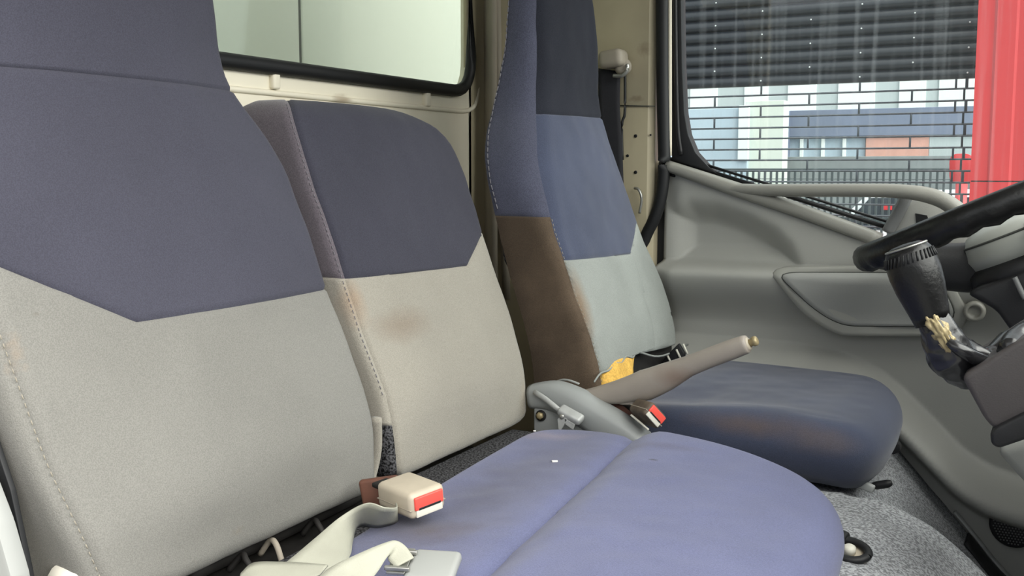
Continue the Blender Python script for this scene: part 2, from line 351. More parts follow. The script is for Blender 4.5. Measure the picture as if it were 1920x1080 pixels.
# ---------------------------------------------------------------- seat backrest lofts
def back_loft(tabs, zs, ztop_r, crown, rc, amp=.002, bot_r=.02, nf=30, corner_fn=None):
    """tabs: yl, yr, xf, dep as functions of z. Horizontal sections joined from the bottom up, closed by a rounded top."""
    yl, yr, xf, dep = tabs; ns, nc = 5, 7
    rows = []
    zb, zt = zs[0], zs[-1]
    st = [(zb + bot_r * (1 - math.cos(a)), bot_r * (1 - math.sin(a))) for a in np.linspace(0, math.pi / 2, 5)]
    st += [(z, 0.0) for z in np.arange(zb + bot_r + .01, zt - ztop_r - .005, .0125)]
    st += [(zt - ztop_r * (1 - math.sin(a)), ztop_r * (1 - math.cos(a))) for a in np.linspace(0, math.pi / 2, 8)]
    V = []; tags = None
    for z, ins in st:
        l, r, x, d = yl(z) + ins, yr(z) - ins, xf(z) - ins, dep(z) - 2 * ins
        rl, rr_ = rc if isinstance(rc, tuple) else (rc, rc)
        if corner_fn: rl, rr_ = corner_fn(z, rl, rr_)
        rl = min(rl, d * .8); rr_ = min(rr_, d * .8)
        row = []; tg = []
        for k in range(ns): row.append((x - d + (d - rl) * k / ns, l)); tg.append(1)
        for k in range(nc):
            a = math.pi / 2 * k / nc; row.append((x - rl + rl * math.sin(a), l + rl - rl * math.cos(a))); tg.append(1 if k < nc * .55 else 0)
        for k in range(nf + 1):
            q = k / nf; row.append((x + crown(z) * (1 - abs(2 * q - 1) ** 2.2), l + rl + (r - rr_ - l - rl) * q)); tg.append(0)
        for k in range(1, nc + 1):
            a = math.pi / 2 * k / nc; row.append((x - rr_ + rr_ * math.cos(a), r - rr_ + rr_ * math.sin(a))); tg.append(0 if k < nc * .5 else 2)
        for k in range(1, ns + 1): row.append((x - rr_ - (d - rr_) * k / ns, r)); tg.append(2)
        for (px, py) in row:
            e = wob((px, py, z), amp, 11) + wob((px + 3, py, z), amp * .5, 28)
            V.append((px + e, py + wob((px, py + 7, z), amp * .6, 12), z))
        tags = tg; m = len(row)
    Fc = []; T = []
    for i in range(len(st) - 1):
        for k in range(m):
            k2 = (k + 1) % m; Fc.append((i * m + k, i * m + k2, (i + 1) * m + k2, (i + 1) * m + k)); T.append(3 if k == m - 1 else tags[k])
    top = (len(st) - 1) * m; Fc.append(list(range(m))[::-1]); T.append(4); Fc.append([top + k for k in range(m)]); T.append(5)
    idx = dict(m=m, ns=ns, nc=nc, nf=nf, rows=len(st)); return V, Fc, T, idx
def split(V, Fc, T, planes, region, parts, parent, groove=.003, gw=.004):
    """cut a tagged mesh along seam planes, press a groove in along the seams and link each region as its own part"""
    bm = bmesh.new(); vs = [bm.verts.new(v) for v in V]
    for f, t in zip(Fc, T):
        nf = bm.faces.new([vs[i] for i in f]); nf.material_index = t
    bmesh.ops.recalc_face_normals(bm, faces=bm.faces)
    for co, no in planes:
        no = Vector(no).normalized()
        for s in (-gw, 0, gw):
            bmesh.ops.bisect_plane(bm, geom=bm.verts[:] + bm.edges[:] + bm.faces[:], plane_co=Vector(co) + no * s, plane_no=no, dist=1e-5)
    bm.normal_update(); lab = {}
    for f in bm.faces: lab[f] = region(f.calc_center_median(), f.material_index)
    seam = [v for v in bm.verts if len({lab[f] for f in v.link_faces if lab[f]}) > 1]
    ns = {v: v.normal.copy() for v in seam}
    for v in seam: v.co -= ns[v] * groove
    out = {}
    bm.verts.index_update()
    for key, (name, m, label) in parts.items():
        mp = {}; VV = []; FF = []
        for f in bm.faces:
            if lab[f] != key: continue
            ff = []
            for v in f.verts:
                if v.index not in mp: mp[v.index] = len(VV); VV.append(v.co.copy())
                ff.append(mp[v.index])
            FF.append(ff)
        if FF: out[key] = obj(name, VV, FF, m, parent, label=label)
    bm.free(); return out
def xplane(p, q):
    """plane through two points that contains the X direction, normal pointing up"""
    d = Vector(q) - Vector(p); n = Vector((0, -d.z, d.y)); n = n if n.z > 0 else -n
    return (Vector(p), n.normalized())
def above(pl, c): return (Vector(c) - pl[0]).dot(pl[1]) > 0
def T_(tab): s = smooth_tab(tab); return lambda z: interp(s, z)

# front line of the passenger backrests, X as a function of height
XF = T_([(.36, -.762), (.40, -.765), (.47, -.768), (.53, -.79), (.65, -.843), (.75, -.88), (.82, -.91), (.90, -.943), (1.05, -.958), (1.32, -.975)])
def onfront(u, v, xf):
    x = -.85
    for _ in range(30): p = PX(u, v, x); x = .5 * x + .5 * xf(p.z)
    return PX(u, v, x)

# ================================================================ THE CAB SHELL
XR, YL = -1.15, 2.07                                             # rear wall plane, driver's side wall plane
def loop3(pts, x=None, y=None):
    return [Vector((x, a, b)) if x is not None else Vector((a, y, b)) for a, b in pts]
wout = loop3([(.44, .05), (2.0, .05), (2.0, 1.56), (.44, 1.56)], x=XR)
wwin = rounded(loop3([(.67, .962), (1.992, .962), (1.992, 1.37), (.67, 1.37)], x=XR), .075)
def plate_hole(outer, inner, push, n=160):
    A = resample(outer, n); B0 = resample(inner, n)
    k0 = min(range(n), key=lambda k: (B0[k] - A[0]).length); B = B0[k0:] + B0[:k0]
    d = Vector(push); V = A + B + [b + d for b in B] + [a + d for a in A]; Fc = []
    for j in range(4):
        for k in range(n):
            k2 = (k + 1) % n; Fc.append((j * n + k, j * n + k2, ((j + 1) % 4) * n + k2, ((j + 1) % 4) * n + k))
    return V, Fc
wall_rear = setp(obj('wall_rear', *plate_hole(wout, wwin, (-.02, 0, 0)), M['cream'], autosharp=30), kind='structure')
# embossed bead that runs round the rear window, with its little clips
bead = rounded(loop3([(.63, .925), (2.0, .925), (2.03, .96), (2.03, 1.41), (.63, 1.41)], x=XR + .001), .06)
obj('embossed_bead', *tube(bead[:] + [bead[0]], .005, seg=8, smooth=1, cap=False), M['cream'], wall_rear)
for u, v in ((515, 150), (800, 186)):
    p = PX(u, v, XR + .004); obj('panel_clip', *box(p, (.012, .018, .030), .004), M['cream'], wall_rear)
window_1 = setp(thing('window_1', (XR, 1.33, .96)), kind='structure')
gk = rounded(loop3([(.668, .966), (1.990, .966), (1.990, 1.37), (.668, 1.37)], x=XR + .006), .075)
obj('gasket', *tube(gk + [gk[0]], .011, seg=10, smooth=1, ry=.013, cap=False), M['rubber'], window_1)
obj('glass', *prism(rounded(loop3([(.66, .955), (2.0, .955), (2.0, 1.38), (.66, 1.38)], x=XR - .009), .08), (-.004, 0, 0)), M['glass_rear'], window_1, smooth=False)
# driver's side wall behind the door with the rounded rear corner
prof = [(XR, 1.99)] + [(XR + .07 * (1 - math.cos(a)), 2.0 + .07 * math.sin(a)) for a in np.linspace(0, math.pi / 2, 8)] + [(-.98, YL), (-.90, YL), (-.80, YL), (-.772, YL)] \
       + [(-.760 + .0 , YL + .012), (-.758, YL + .05)]
zsl = [.05, .3, .6, .926, .930, .934, 1.2, 1.56]
V = []; Fc = []
for i, z in enumerate(zsl):
    for (x, y) in prof:
        dz = .0025 if z == .930 and -.95 < x < -.765 else 0
        V.append((x, y + dz, z))
n = len(prof)
for i in range(len(zsl) - 1):
    for k in range(n - 1): Fc.append((i * n + k, i * n + k + 1, (i + 1) * n + k + 1, (i + 1) * n + k))
wall_left = setp(obj('wall_left', V, Fc, M['cream_shaded'], autosharp=35), kind='structure'); solidify(wall_left, .012, 1)
obj('corner_rib', *tube([PX(950, 560, -1.10), PX(936, 200, -1.11), PX(931, 0, -1.11), PX(928, -200, -1.11)], .010, seg=8), M['taupe'], wall_left)
obj('corner_trim', *tube([Vector((-1.118, 2.03, .2)), Vector((-1.118, 2.03, .9)), Vector((-1.118, 2.03, 1.54))], .030, ry=.012, seg=12, hint=(1, 1, 0)), M['taupe'], wall_left)
for u, v, r in ((1192, 255, .0035), (1192, 323, .0035), (1220, 253, .002), (1177, 292, .003)):
    p = PY(u, v, YL); obj('screw_hole', *lathe([(r, 0), (r, .002), (r * .5, .0022)], p + Vector((0, .0005, 0)), (0, -1, 0), 12), M['rubber'], wall_left)
obj('panel_joint', *tube([PY(1163, 198, YL - .0004), PY(1228, 199, YL - .0004)], .0012, seg=6, smooth=1), M['gap'], wall_left)
mp = [PY(1199, 400, YL - .012), PY(1203, 372, YL - .016), PY(1197, 355, YL - .016), PY(1190, 353, YL - .01)]
obj('wire_loop', *tube(mp, .0028, seg=8), M['steel'], wall_left)
ceiling = setp(obj('ceiling', *box((-.55, 1.28, 1.575), (1.24, 1.72, .03), .01), M['headliner'], autosharp=30), kind='structure')
# passenger-side rear pillar, below the open door (mostly out of frame)
setp(obj('wall_right', *box((-1.06, .45, .80), (.20, .03, 1.52), .01), M['cream'], autosharp=30), kind='structure')
# windscreen, cowl
sc = [Vector((.62, .50, .86)), Vector((.62, 2.06, .86)), Vector((.10, 1.98, 1.55)), Vector((.10, .58, 1.55))]
window_2 = setp(thing('window_2', (.62, 1.28, .86)), kind='structure')
obj('glass', *prism(sc, (.006, 0, .003)), M['glass_front'], window_2, smooth=False)
obj('frame', *tube(sc + [sc[0]], .025, seg=8, smooth=1, cap=False), M['rubber'], window_2)
setp(obj('wall_front', *box((.68, 1.28, .42), (.04, 1.66, .90), .01), M['cabdark'], autosharp=30), kind='structure')
# carpeted floor: engine hump in the middle, driver's footwell running down to the pedals
def carpet_z(x, y):
    foot = max(.05, min(.305, .305 - 1.12 * (x + .28)))
    hump = interp(HUMP, x) - .03 * max(0, 1.36 - y) ** 1.2 - .10 * max(0, y - 1.36) ** 1.5
    k = sst(1.66, 1.545, y) * sst(.80, 1.0, y)
    f2 = foot if y > 1.2 else .05
    return f2 + max(0, hump - f2) * k + wob((x, y, 0), .006, 7) + wob((x, y, 3), .003, 22)
HUMP = smooth_tab([(-.5, .33), (-.3, .335), (-.24, .345), (-.144, .318), (-.073, .255), (0, .17), (.3, .12), (.62, .12)])
xs = np.linspace(-.62, .62, 100); ys = np.linspace(.48, 2.055, 120); V = []; Fc = []
for x in xs:
    for y in ys: V.append((x, y, carpet_z(x, y)))
for i in range(len(xs) - 1):
    for j in range(len(ys) - 1): Fc.append((i * 120 + j, i * 120 + j + 1, (i + 1) * 120 + j + 1, (i + 1) * 120 + j))
floor = setp(obj('floor', V, Fc, M['carpet']), kind='structure')
setp(obj('floor_pan', *box((-.28, 1.26, -.01), (1.8, 1.64, .05), .01), M['cabdark'], autosharp=30), kind='structure')

# ================================================================ DRIVER'S DOOR
YD = 2.10
door_1 = setp(thing('door_1', (-.2, YD, 0)), kind='structure')
ZL = smooth_tab([(-.78, .462), (-.69, .457), (-.456, .454), (-.36, .442), (-.30, .416), (-.262, .388), (-.21, .340), (-.152, .282), (-.10, .254), (-.04, .240), (.4, .225)], 200)
scoop = [PY(u, v, YD) for u, v in ((1268, 400), (1300, 385), (1345, 388), (1400, 406), (1450, 432), (1478, 462), (1492, 493), (1268, 493))]
SP = [(p.x, p.z) for p in scoop]
def sdf(x, z, poly):
    """signed distance to a polygon, negative inside"""
    d = 1e9; ins = False; n = len(poly)
    for i in range(n):
        (x1, z1), (x2, z2) = poly[i - 1], poly[i]
        ex, ez = x2 - x1, z2 - z1; t = max(0, min(1, ((x - x1) * ex + (z - z1) * ez) / (ex * ex + ez * ez)))
        d = min(d, math.hypot(x - x1 - t * ex, z - z1 - t * ez))
        if (z1 > z) != (z2 > z) and x < (x2 - x1) * (z - z1) / (z2 - z1) + x1: ins = not ins
    return -d if ins else d
def bulge(x, z):
    b = 0.012 * sst(-.74, -.70, x)
    if z > .58 and x < -.3:
        b -= .042 * sst(.022, -.040, sdf(x, z, SP)) * sst(.588, .604, z)
    led = sst(.614, .598, z)
    b += .064 * led * (1 - sst(.600, .49, z) * .97)
    zl = interp(ZL, x); t = zl - z
    b += .090 * sst(-.010, .055, t) - .062 * sst(.050, .088, t)
    return b
def ztop(x):
    return .798 - .349 * (x + .734) if x < -.35 else .664 - .12 * min(.1, x + .35)
xs = np.arange(-.742, .36, .007); tt = np.linspace(0, 1, 130); V = []; Fc = []
for x in xs:
    zt = ztop(x) + .006; zb = .06
    for t in tt:
        z = zb + (zt - zb) * t; V.append((x, YD - bulge(x, z), z))
m = len(tt)
for i in range(len(xs) - 1):
    for j in range(m - 1): Fc.append((i * m + j, i * m + j + 1, (i + 1) * m + j + 1, (i + 1) * m + j))
dp = obj('door_panel', V, Fc, M['door'], door_1); solidify(dp, .004, 1)
obj('panel_edge', *box((-.2, YD + .05, .33), (1.12, .02, .58), .006), M['midgrey'], door_1)
def onpanel(u, v, lift=0.0):
    p = PY(u, v, YD)
    for _ in range(6): p = PY(u, v, YD - bulge(p.x, p.z) - lift)
    return p
# dark joint line round the lower trim
jl = [onpanel(u, v, .0006) for u, v in ((1285, 636), (1340, 640), (1420, 647), (1500, 656), (1570, 667), (1620, 681), (1655, 699), (1680, 722), (1689, 745), (1688, 775))]
obj('trim_joint', *tube(jl, .0016, seg=6), M['gap'], door_1)
obj('groove', *tube([PY(u, v, YD - .008) for u, v in ((1250, 324), (1330, 352), (1430, 388), (1530, 424), (1640, 464))], .0042, seg=8), M['rubber'], door_1)
# sill bar under the glass
sb = [PY(u, v, YD - .012) for u, v in ((1252, 311), (1320, 334), (1390, 358), (1480, 388), (1560, 417), (1650, 450))]
obj('sill_bar', *tube(sb, .020, ry=[.0115, .013, .0145, .014, .0135, .0135], seg=16, power=2.6), M['sillpl'], door_1)
gh = [PY(u, v, y) for u, v, y in ((1360, 352, 2.085), (1420, 356, 2.075), (1500, 357, 2.06), (1600, 357, 2.05), (1690, 359, 2.045), (1750, 369, 2.045), (1790, 390, 2.045), (1825, 425, 2.05), (1850, 470, 2.07))]
obj('grab_handle', *tube(gh, .015, ry=[.010, .0115, .0125, .0125, .013, .0145, .015, .015, .015], seg=16), M['sillpl'], door_1)
for dz, r in ((0, .0045), (.011, .0028)):
    obj('window_seal', *tube([PY(1256, 298, 2.105) + Vector((0, 0, dz)), PY(1460, 362, 2.105) + Vector((0, 0, dz)), PY(1668, 428, 2.105) + Vector((0, 0, dz))], r, seg=8, smooth=1), M['rubber'], door_1)
gp = [PY(1262, 303, 2.118), PY(1700, 442, 2.118), Vector((.33, 2.118, .62)), Vector((.33, 2.118, 1.36)), Vector((-.725, 2.118, 1.36))]
obj('window_glass', *prism(gp, (0, .004, 0)), M['glass_side'], door_1, smooth=False)
obj('window_divider', *tube([PY(1664, 436, 2.095), PY(1684, 400, 2.095), PY(1703, 362, 2.095)], .009, ry=.012, seg=10), M['dash_lt'], door_1)
obj('quarter_panel', *prism([PY(u, v, 2.105) for u, v in ((1672, 440), (1706, 374), (1760, 380), (1800, 396), (1850, 430), (1860, 500), (1650, 500))], (0, .012, 0), .003), M['door'], door_1, autosharp=30)
obj('mirror_control_hole', *prism([PY(u, v, 2.1035) for u, v in ((1716, 400), (1738, 404), (1742, 414), (1718, 420))], (0, .004, 0)), M['rubber'], door_1, smooth=False)
# rear edge of the window frame and the door seals
fr = [PY(u, v, 2.098) for u, v in ((1259, -160), (1277, -160), (1277, 0), (1279, 120), (1283, 210), (1290, 252), (1304, 286), (1330, 314), (1345, 326), (1259, 300))]
obj('window_frame', *prism(fr, (0, .03, 0), .003), M['rubber'], door_1, autosharp=30)
obj('window_frame', *box((-.2, 2.112, 1.375), (1.10, .035, .05), .01), M['rubber'], door_1)
obj('run_channel', *tube([PY(u, v, 2.094) for u, v in ((1266, -160), (1266, 0), (1268, 150), (1271, 240), (1277, 290))], .0045, seg=8), M['black_pl'], door_1)
obj('pillar_strip', *tube([PY(u, v, 2.09) for u, v in ((1256, -160), (1256, 0), (1256, 150), (1256, 292))], .0045, seg=8), M['cream'], door_1)
obj('edge_seal', *box((-.752, 2.118, .42), (.036, .03, .80), .006), M['rubber'], door_1, autosharp=30)
trim_1 = setp(obj('trim_1', *tube([PY(u, v, 2.076) for u, v in ((1241, -160), (1241, 0), (1242, 150), (1244, 250), (1245, 310), (1241, 360), (1229, 405), (1208, 450), (1190, 520))], .011, ry=.013, seg=12), M['rubber']), kind='structure')
# map pocket cover
def patch(outline, lift, rings, inner=()):
    C = sum((Vector((a, 0, b)) for a, b in outline), Vector()) / len(outline); V = []; Fc = []; n = len(outline)
    for s, h in rings:
        for a, b in outline:
            x = C.x + (a - C.x) * s; z = C.z + (b - C.z) * s; V.append((x, YD - (bulge(x, z) * .35 + .040) - lift * h, z))
    for i in range(len(rings) - 1):
        for k in range(n):
            k2 = (k + 1) % n; Fc.append((i * n + k, i * n + k2, (i + 1) * n + k2, (i + 1) * n + k))
    Fc.append([(len(rings) - 1) * n + k for k in range(n)]); return V, Fc
def pxz(pts): return [(PY(u, v, 2.065).x, 0, PY(u, v, 2.065).z) for u, v in pts]
ol = resample(rounded(pxz(((1452, 506), (1470, 499), (1760, 497), (1790, 520), (1822, 590), (1800, 622), (1740, 628), (1580, 627), (1548, 612), (1510, 585))), .018), 120)
il = resample(rounded(pxz(((1472, 513), (1490, 508), (1750, 510), (1770, 525), (1795, 580), (1785, 600), (1740, 608), (1592, 607), (1560, 594), (1528, 570))), .018), 120)
ol = [(p.x, p.z) for p in ol]; il = [(p.x, p.z) for p in il]
pk = obj('pocket_frame', *patch(ol, .016, [(1.0, -1.0), (1.0, .2), (.994, .8), (.98, 1.0), (.9, 1.0)]), M['door_lt'], door_1)
obj('pocket_lid', *patch(il, .018, [(1.0, .2), (1.0, .95), (.985, 1.05), (.9, 1.0), (.75, .9), (.5, .85), (.25, .85)]), M['door_mid'], door_1)
obj('lid_joint', *tube([Vector((a, YD - (bulge(a, b) * .35 + .040) - .0162, b)) for a, b in il + il[:1]], .0016, seg=6, smooth=1, cap=False), M['gap'], door_1)
# window crank
ck = obj('window_crank', *tube([PY(1828, 583, 2.032), PY(1795, 577, 2.036), PY(1755, 575, 2.045)], .007, ry=[.011, .0085, .008], seg=12), M['sillpl'], door_1, label='grey plastic window crank')
obj('boss', *lathe([(.016, .022), (.0185, .0), (.0185, -.012), (.016, -.016), (.011, -.017), (.0105, -.012), (.004, -.012)][::-1], PY(1828, 583, 2.03), (0, 1, 0), 24), M['sillpl'], ck)
obj('lower_arm', *tube([PY(1822, 594, 2.036), PY(1790, 594, 2.04), PY(1755, 590, 2.05)], .005, seg=10), M['sillpl'], ck)
obj('spindle', *lathe([(.012, 0), (.012, .05)], PY(1828, 583, 2.045), (0, 1, 0), 16), M['black_pl'], ck)
# speaker grille low on the door
spc = onpanel(1902, 985, .004)
sk = obj('speaker_grille', *lathe([(.042, -.004), (.041, .001), (.038, .002), (.001, .003)], spc, (0, -1, 0), 28), M['black_pl'], door_1)
mb = MB()
for i in range(-7, 8):
    for j in range(-7, 8):
        dx, dz = i * .0052 + (j % 2) * .0026, j * .0048
        if math.hypot(dx, dz) < .036: mb.add(*lathe([(.0016, 0), (.0012, .0012)], spc + Vector((dx, -.0028, dz)), (0, -1, 0), 6))
mb.obj('grille_bumps', M['dash_lt'], sk, kind='stuff')
# sill scuff strip at the foot of the door opening
ss = [Vector((x, 2.045, carpet_z(x, 2.0) + .012)) for x in np.linspace(-.155, .10, 8)]
obj('scuff_strip', *tube(ss, .008, ry=.004, seg=8), M['zinc'], floor, label='bare metal scuff strip')
kb = [Vector((x, 2.01, carpet_z(x, 2.0) + .004)) for x in np.linspace(-.13, .2, 8)]
obj('rubber_edge', *tube(kb, .034, ry=.006, seg=10), M['rubber'], floor)

# ================================================================ SEATS
# ---- passenger backrest (nearest)
PYL = T_([(.36, .66), (.40, .655), (.45, .632), (.55, .612), (.65, .61), (.80, .61), (.863, .63), (.90, .668), (.925, .677), (1.05, .68), (1.32, .715)])
PYR = T_([(.36, 1.085), (.40, 1.093), (.47, 1.10), (.54, 1.106), (.65, 1.10), (.745, 1.102), (.80, 1.10), (.835, 1.092), (.863, 1.076), (.885, 1.052), (.905, 1.036), (.925, 1.031), (1.05, 1.028), (1.32, .995)])
ps = thing('passenger_backrest', (-.80, .86, .39), 'nearest tall seat backrest with built-in headrest, dark blue over grey fabric', 'seat backrest')
V, Fc, T, ix = back_loft((PYL, PYR, XF, T_([(.36, .12), (.8, .12), (.95, .10), (1.32, .09)])), (.388, 1.31), .04, lambda z: .016 * sst(.40, .5, z), (.030, .022), amp=.003)
a1, a2, a3 = onfront(620, 541, XF), onfront(240, 601, XF), onfront(0, 497, XF)
l1, l2 = xplane(a1, a2), xplane(a2, a3)
hs = xplane(onfront(0, 122, XF), onfront(437, 168, XF)); hs = (hs[0], hs[1])
def regp(c, t):
    blue = above(l1, c) and above(l2, c)
    if t == 3: return 'back'
    if t == 1 and not blue: return 'side'
    if not blue: return 'low'
    return 'head' if above(hs, c) else 'blue'
pp = split(V, Fc, T, [l1, l2, hs], regp, {'head': ('headrest', M['blue_back'], None), 'blue': ('upper_panel', M['blue_back'], 'dark blue upper fabric panel'),
     'low': ('lower_panel', M['grey_shaded'], 'stained grey lower fabric panel'), 'side': ('side_panel', M['grey_shaded'], 'grey side bolster panel with stitched seam'), 'back': ('rear_shell', M['web_dk'], None)}, ps)
ring = [Vector(V[i * ix['m'] + ix['ns'] + 4]) for i in range(5, ix['rows'] - 8)]
dashes([p + Vector((.0008, -.0008, 0)) for p in ring if p.z < .66]).obj('stitching', M['threadw'], ps, kind='stuff')
obj('edge_piping', *tube([Vector((-.785, 1.112, .48)), Vector((-.787, 1.114, .44)), Vector((-.79, 1.108, .41)), Vector((-.79, 1.095, .39))], .005, ry=.010, seg=8, hint=(1, 0, 0)), M['grey_fab'], ps)
# tilt hinge and cap at its outer foot
obj('hinge_bracket', *prism([PY(u, v, .60) for u, v in ((-60, 700), (-10, 830), (20, 920), (55, 1085), (60, 1200), (-20, 1200), (-10, 1010), (-60, 850))], (0, .006, 0), .001), M['rubber'], ps)
obj('hinge_bolt', *lathe([(.006, 0), (.006, .004), (.003, .006)], PY(10, 950, .60), (0, -1, 0), 12), M['steel'], ps)
obj('recliner_cap', *lathe([(.0, .012), (.016, .010), (.022, .002), (.024, -.01)][::-1], PY(128, 1090, .645), (0.2, -1, 0.5), 20), M['white_pl'], ps, label='white round cap')
obj('hinge_tab', *box(PY(168, 1076, .665), (.022, .01, .02), .004), M['rust'], ps, label='rusty orange tab')
setp(obj('rear_side_trim', *prism([PY(u, v, .57) for u, v in ((-90, 880), (-40, 900), (-8, 985), (22, 1090), (24, 1200), (-90, 1200))], (0, .02, 0), .004), M['grey_pl'], autosharp=30),
     'pale grey plastic trim at bottom left corner beyond the seat hinge', 'trim panel')

# ---- middle backrest
MYL = T_([(.36, 1.135), (.45, 1.128), (.8, 1.13), (.86, 1.135), (.90, 1.142)])
MYR = T_([(.36, 1.525), (.40, 1.538), (.51, 1.545), (.59, 1.558), (.70, 1.56), (.79, 1.572), (.83, 1.568), (.855, 1.556), (.872, 1.535), (.885, 1.505), (.898, 1.46)])
ms = thing('middle_backrest', (-.80, 1.34, .39), 'low fold-down middle backrest without headrest, dark blue over grey fabric', 'seat backrest')
V, Fc, T, ix = back_loft((MYL, MYR, XF, T_([(.36, .11), (.9, .105)])), (.388, .899), .030, lambda z: .010 * sst(.40, .5, z), (.020, .040), amp=.0028)
b1, b2, b3 = onfront(624, 525, XF), onfront(870, 497, XF), onfront(916, 425, XF)
l1, l2 = xplane(b1, b2), xplane(b2, b3)
def regm(c, t):
    blue = above(l1, c) and above(l2, c)
    if t == 3: return 'back'
    if t == 1: return 'felt' if c.z < .465 else ('sideb' if above(l1, c) else 'sideg')
    return 'blue' if blue else 'low'
split(V, Fc, T, [l1, l2, (Vector((0, 0, .465)), Vector((0, 0, 1)))], regm, {'blue': ('upper_panel', M['blue_mid'], 'dark blue upper fabric panel'), 'low': ('lower_panel', M['grey_fab'], 'grey lower fabric panel with brown stain'),
     'sideb': ('side_panel', M['warm_side'], 'mauve side panel'), 'sideg': ('side_panel', M['grey_fab'], None), 'felt': ('felt_edge', M['felt'], 'speckled black felt edge'), 'back': ('rear_shell', M['felt'], None)}, ms)
ring = [Vector(V[i * ix['m'] + ix['ns'] + 3]) for i in range(5, ix['rows'] - 3)]
dashes([p + Vector((.0004, -.0006, 0)) for p in ring if p.z > .50], r=.0005).obj('stitching', M['thread'], ms, kind='stuff')

# ---- bench cushion
def puff(outl, zfun, n, prof, r, edge_k, depth, under, cr=.07):
    O = resample(rounded(outl, cr, 8), n)
    for _ in range(3): O = [(O[k - 1] + 2 * O[k] + O[(k + 1) % n]) / 4 for k in range(n)]; N_ = []
    for k in range(n):
        t = (O[(k + 1) % n] - O[k - 1]); t.z = 0; t.normalize(); N_.append(Vector((-t.y, t.x, 0)))
    C = sum(O, Vector()) / n
    if (C - O[0]).dot(N_[0]) < 0: N_ = [-q for q in N_]
    st = [(under * 1.6, -depth), (under, -depth), (under * .45, -depth * .8), (under * .12, -depth * .58)]
    for a in np.linspace(0, math.pi / 2, 8): st.append((r * (1 - math.cos(a)), -r * (1 - math.sin(a))))
    V = []; Fc = []; R = 0
    for ins, dz in st:
        for k in range(n):
            e = edge_k(O[k]); p = O[k] + N_[k] * ins * e
            z = zfun(p.x, p.y) + (dz * e if dz > -r else dz if dz <= -depth * .5 else dz)
            V.append((p.x, p.y, z))
        R += 1
    base = [Vector(V[(R - 1) * n + k]) for k in range(n)]
    for s in np.linspace(.97, .04, 34):
        for k in range(n):
            q = C.lerp(base[k], s); V.append((q.x, q.y, zfun(q.x, q.y) + wob((q.x, q.y, 1), .0022, 12) + wob((q.x, q.y, 5), .0012, 30)))
        R += 1
    for i in range(R - 1):
        for k in range(n):
            k2 = (k + 1) % n; Fc.append((i * n + k, i * n + k2, (i + 1) * n + k2, (i + 1) * n + k))
    Fc.append(list(range(n))[::-1]); Fc.append([(R - 1) * n + k for k in range(n)])
    return V, Fc
bo = [Vector((x, y, 0)) for x, y in ((-.722, 1.455), (-.62, 1.470), (-.504, 1.458), (-.378, 1.425), (-.294, 1.375), (-.248, 1.332), (-.216, 1.272), (-.200, 1.18), (-.192, 1.0), (-.192, .72), (-.215, .60), (-.655, .60), (-.668, .8), (-.688, 1.0), (-.706, 1.2))]
c1, c2, c3 = PZ(1190, 806, .419), PZ(1000, 980, .412), PZ(900, 1080, .412)
def crease(x, y):     # signed distance to the pressed crease, positive in front of it
    d = Vector((c3.x - c1.x, c3.y - c1.y, 0)).normalized(); return (Vector((x - c1.x, y - c1.y, 0))).cross(d).z * (-1)
cs = 1 if crease(-.25, 1.1) > 0 else -1
def bench_z(x, y):
    c = crease(x, y) * cs
    z = .402 + .008 * sst(-.16, -.02, c) ** 2 + .017 * sst(-.006, .05, c) - .006 * math.exp(-(c / .010) ** 2)
    return z - .022 * (max(0, c - .05) / .30) ** 2

bc = thing('bench_cushion', (-.45, 1.03, .30), 'wide worn blue bench seat cushion with a crease in front of the two backrests', 'seat cushion')
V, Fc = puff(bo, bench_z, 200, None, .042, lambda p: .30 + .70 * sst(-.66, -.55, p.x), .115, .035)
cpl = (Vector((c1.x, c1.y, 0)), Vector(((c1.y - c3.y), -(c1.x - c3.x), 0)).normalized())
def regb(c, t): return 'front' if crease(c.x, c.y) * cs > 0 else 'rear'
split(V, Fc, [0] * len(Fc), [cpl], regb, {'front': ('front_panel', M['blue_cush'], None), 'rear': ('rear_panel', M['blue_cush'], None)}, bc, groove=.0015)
fe = [Vector((-.715, .64, .366)), Vector((-.735, 1.06, .366)), Vector((-.772, 1.12, .366)), Vector((-.772, 1.47, .366)), Vector((-.70, 1.47, .366)), Vector((-.64, .64, .366))]
obj('felt_strip', *prism(fe, (0, 0, .022), .004), M['felt'], bc, label='speckled dark felt strip behind the fabric', autosharp=40)
obj('seat_box', *prism([Vector((-.86, .64, .06)), Vector((-.86, 1.44, .06)), Vector((-.66, 1.44, .06)), Vector((-.52, .64, .06))], (0, 0, .30), .006), M['darkmetal'], bc, autosharp=40)
# clutter of the dark frame in the gap
fr_ = bc
obj('cross_rail', *tube([PZ(380, 1085, .375) + Vector((-.02, 0, 0)), PZ(560, 1000, .375) + Vector((-.02, 0, 0)), PZ(700, 930, .375) + Vector((-.02, 0, 0))], .009, seg=10), M['darkmetal'], fr_)
for u, v, m_ in ((508, 1028, 'taupe'), (455, 1056, 'darkmetal'), (590, 990, 'darkmetal')):
    p = PZ(u, v, .378); q = (u * 7 % 11) / 11 - .5; obj('spring_wire', *tube([p + Vector((-.02, -.02 * q, -.012)), p + Vector((-.006, .006, .006)), p + Vector((.006, -.01 * q, .004)), p + Vector((.018, .012 * q, -.012))], .0035, seg=8), M[m_], fr_)
obj('anchor_bracket', *box(PZ(718, 940, .40), (.05, .012, .06), .004, frame((1, .3, .2))), M['rust'], fr_, label='rusty belt anchor bracket')
